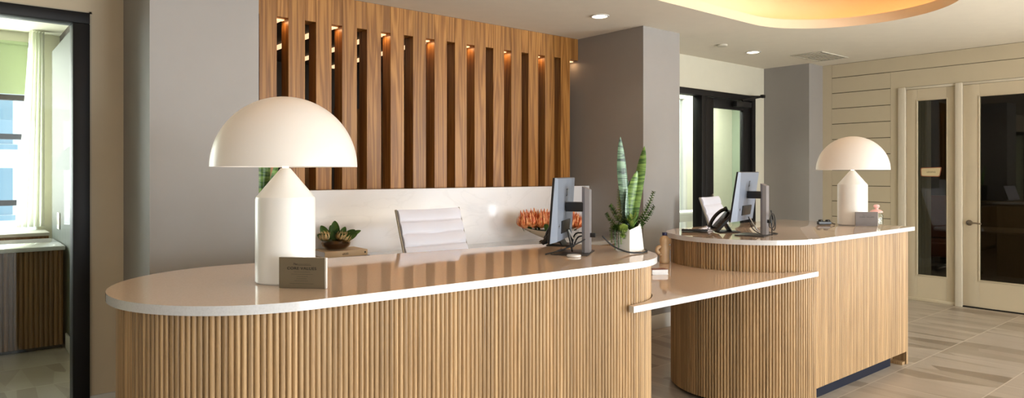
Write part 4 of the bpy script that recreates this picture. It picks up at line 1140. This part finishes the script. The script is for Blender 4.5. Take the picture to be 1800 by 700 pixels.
# ------------------------------------------------------------------ small things on the second desk and the shelf
t = thing('candy_jar', 'clear glass candy jar with a pink knobbed lid beside the lamp plaque', 'jar', (5.755, 2.365, CT + .0005), 0)
bm = bmesh.new(); lathe(bm, [(.040, 0), (.046, .004), (.048, .02), (.048, .075), (.04, .09), (.037, .098), (.035, .098), (.038, .089), (.0455, .074), (.0455, .02), (.043, .006), (0, .005)], 36); finish('glass_body', bm, M['clear_glass'], t)
bm = bmesh.new(); rp = random.Random(5)
for k in range(26):
    a = rp.uniform(0, 6.28); r = .036 * math.sqrt(rp.random()); tb = bmesh.new(); lathe(tb, [(0, -.006), (.006, -.003), (.0068, 0), (.006, .003), (0, .006)], 8)
    bmesh.ops.translate(tb, vec=(r * math.cos(a), r * math.sin(a), .0125 + .046 * rp.random()), verts=tb.verts); join(bm, tb)
o = finish('candy_filling', bm, M['white_plastic'], t); o['kind'] = 'stuff'
bm = bmesh.new(); lathe(bm, [(0, .099), (.040, .099), (.047, .103), (.046, .109), (.03, .122), (.014, .127), (.012, .134), (.020, .142), (.023, .152), (.018, .162), (0, .166)], 32, (0, 0, 0), False, False); finish('lid', bm, M['pink'], t)
t = thing('cord_dimmer', 'small black two lobed device with a cord beside the lamp on the square-ended desk', 'device', (5.475, 2.655, CT + .0005), -.66)
bm = bmesh.new()
prism(bm, [(-.05, -.02), (.05, -.02), (.053, 0), (.05, .02), (-.05, .02), (-.053, 0)], 0, .027, .005, 2)
for sx in (-.028, .03):
    tb = bmesh.new(); lathe(tb, [(0, .027), (.019, .027), (.018, .036), (.012, .040), (0, .041)], 16, (sx, 0, 0), False, False); join(bm, tb)
finish('device_body', bm, M['black_plastic'], t)
cab(t, 'cord', [(.05, 0, .016), (.065, .0, .012), (.08, .004, .005), (.094, .006, .0035)], .0035)
t = thing('squeeze_bottle', 'tan lumpy bottle with a navy cap on the transaction shelf', 'bottle', (3.822, 2.965, .8645), 0)
bm = bmesh.new()
prof = [(.036, 0), (.040, .003), (.0405, .022), (.038, .026), (.037, .05), (.040, .08), (.038, .105), (.031, .122), (.036, .14), (.038, .158), (.030, .178), (.017, .186), (.014, .190)]
lathe(bm, prof, 28)
bmesh.ops.scale(bm, vec=(1, .85, 1), verts=bm.verts)
def bump(c, r):
    tb = bmesh.new(); bmesh.ops.create_icosphere(tb, subdivisions=2, radius=1); bmesh.ops.scale(tb, vec=r, verts=tb.verts); bmesh.ops.translate(tb, vec=c, verts=tb.verts); join(bm, tb)
tube(bm, [PL(-.030, -.01, .115), PL(-.050, -.014, .105), PL(-.055, -.016, .085), PL(-.040, -.018, .066)], .013, 10, 5)
bump(PL(-.028, -.012, .06), (.018, .018, .014)); bump(PL(.034, 0, .15), (.014, .014, .022)); bump(PL(.033, .0, .105), (.013, .013, .018))
finish('bottle_body', bm, M['tan_ceramic'], t, 60)
bm = bmesh.new(); lathe(bm, [(.016, .1905), (.017, .193), (.017, .208), (.015, .211), (0, .211)], 20); finish('cap', bm, M['navy'], t)
t = thing('card_stack', 'small stack of white cards on the transaction shelf beside the longer desk', 'cards', (3.375, 2.665, .8645), -.55)
for k in range(5):
    bm = bmesh.new(); box(bm, -.05, .05, -.03, .03, .006 * k, .006 * k + .0055, .0006, 1); finish('card', bm, M['paper'], t, 35, None, (random.uniform(-.002, .002), random.uniform(-.002, .002), 0))
bm = bmesh.new(); box(bm, -.05, .05, -.03, .03, .0301, .0335, .0006, 1); M['card_back'] = plain('card_back', rgb(122, 74, 60), .5); finish('top_card', bm, M['card_back'], t)

# ------------------------------------------------------------------ ceiling fittings
def can(label, x, y):
    t = thing('recessed_downlight', label, 'downlight', (x, y, CZ), 0, 'recessed ceiling downlights')
    bm = bmesh.new(); lathe(bm, [(.085, -.001), (.083, -.006), (.068, -.008), (.064, -.001)], 40, (0, 0, 0), False, False); finish('trim_ring', bm, M['white_trim'], t)
    bm = bmesh.new(); lathe(bm, [(.066, -.003), (.04, -.0045), (0, -.005)], 32, (0, 0, 0), False, False); finish('lens', bm, M['can_light'], t)
can('round glowing downlight in the ceiling near the taller grey column', 4.42, 4.13)
can('round glowing downlight in the ceiling before the black framed glass door', 7.08, 4.25)
for x, y, e in ((4.42, 4.13, 9), (7.08, 4.25, 18), (1.9, 3.9, 10), (2.2, .2, 10), (5.5, .4, 14), (7.9, .8, 14)):
    la = bpy.data.lights.new('downlight', 'SPOT'); la.energy = e; la.spot_size = 2.0; la.spot_blend = .8; la.color = (1, .80, .58); la.shadow_soft_size = .06; la.specular_factor = 0
    lo = bpy.data.objects.new('downlight', la); COL.objects.link(lo); lo.location = (x, y, CZ - .03)
bm = bmesh.new(); lathe(bm, [(.058, 0), (.058, -.012), (.05, -.020), (0, -.021)], 32, (6.42, 4.22, CZ - .0005), False, False)
tag(finish('smoke_detector', bm, M['vent_paint']), 'small pale round detector cover on the ceiling', 'detector')
t = thing('air_vent', 'pale square air diffuser set in the ceiling near the far grey column', 'vent', (7.95, 3.90, CZ - .001))
bm = bmesh.new()
box(bm, -.34, .30, -.19, -.165, -.012, 0, .002); box(bm, -.34, .30, .165, .19, -.012, 0, .002); box(bm, -.34, -.315, -.165, .165, -.012, 0, .002); box(bm, .275, .30, -.165, .165, -.012, 0, .002); box(bm, -.03, -.01, -.165, .165, -.012, 0, .002)
finish('vent_frame', bm, M['vent_paint'], t)
bm = bmesh.new()
for k in range(7):
    obox(bm, V(-.02, -.14 + k * .046, -.006), V(1, 0, 0), V(0, .82, .57), V(0, -.57, .82), .29, .018, .001)
finish('vent_slats', bm, M['vent_paint'], t, 0)

# ------------------------------------------------------------------ light
W = bpy.data.worlds.new('world'); SC.world = W; W.use_nodes = True
nt = W.node_tree; bg = nt.nodes['Background']
sky = nt.nodes.new('ShaderNodeTexSky'); sky.sky_type = 'HOSEK_WILKIE'; sky.turbidity = 6; sky.ground_albedo = .5; sky.sun_direction = (-.3, .55, .78)
hs = nt.nodes.new('ShaderNodeHueSaturation'); hs.inputs['Saturation'].default_value = .35
nt.links.new(sky.outputs[0], hs.inputs['Color']); nt.links.new(hs.outputs[0], bg.inputs['Color'])
bg.inputs['Strength'].default_value = 13.0
def area(name, loc, rot, sx, sy, e, col):
    la = bpy.data.lights.new(name, 'AREA'); la.shape = 'RECTANGLE'; la.size = sx; la.size_y = sy; la.energy = e; la.color = col
    lo = bpy.data.objects.new(name, la); COL.objects.link(lo); lo.location = loc; lo.rotation_euler = rot
    return lo
DAY = (.84, .93, 1.0)
for x0, x1, e in ((2.0, 5.2, 410),):
    area('added_daylight', ((x0 + x1) / 2, -7.9, 1.45), (PI / 2, 0, 0), x1 - x0, 2.3, e, DAY)  # added lamp in an assumed window opening behind the camera
area('floor_bounce_fill', (5.2, -4.2, .25), (PI, 0, 0), 7, 5, 640, (1, .93, .84))  # added uplight standing in for light off a sunlit floor
area('added_daylight', (8.62, -3.7, 1.25), (0, PI / 2, 0), 2.2, 1.7, 590, DAY)  # added lamp, no opening behind it; the right-wall window is assumed from marble reflections
area('added_daylight', (8.62, -.05, 1.25), (0, PI / 2, 0), 2.2, .32, 22, DAY)  # narrow added lamp on the solid wall, standing in for a second assumed window
area('office_fill', (10.6, 2.4, CZ - .05), (0, 0, 0), 1.2, 1.2, 14, (1, .88, .7))  # added fill without a fitting, lifts the office furniture out of the dark
area('added_daylight', (-.85, 8.71, 1.9), (-PI / 2, 0, 0), 3.15, 1.8, 170, (1, 1, .97))         # added lamp between the left room window and its curtain
area('corridor_fill', (7.9, 5.7, 2.8), (0, 0, 0), 2.6, .7, 120, (1, 1, .94))  # added overhead fill without a fitting, brightens the corridor
area('room_light', (3.4, 7.5, 2.9), (0, 0, 0), 3, 2, 16, (1, .8, .6))
SC.view_settings.view_transform = 'Standard'
SC.view_settings.exposure = 0.0
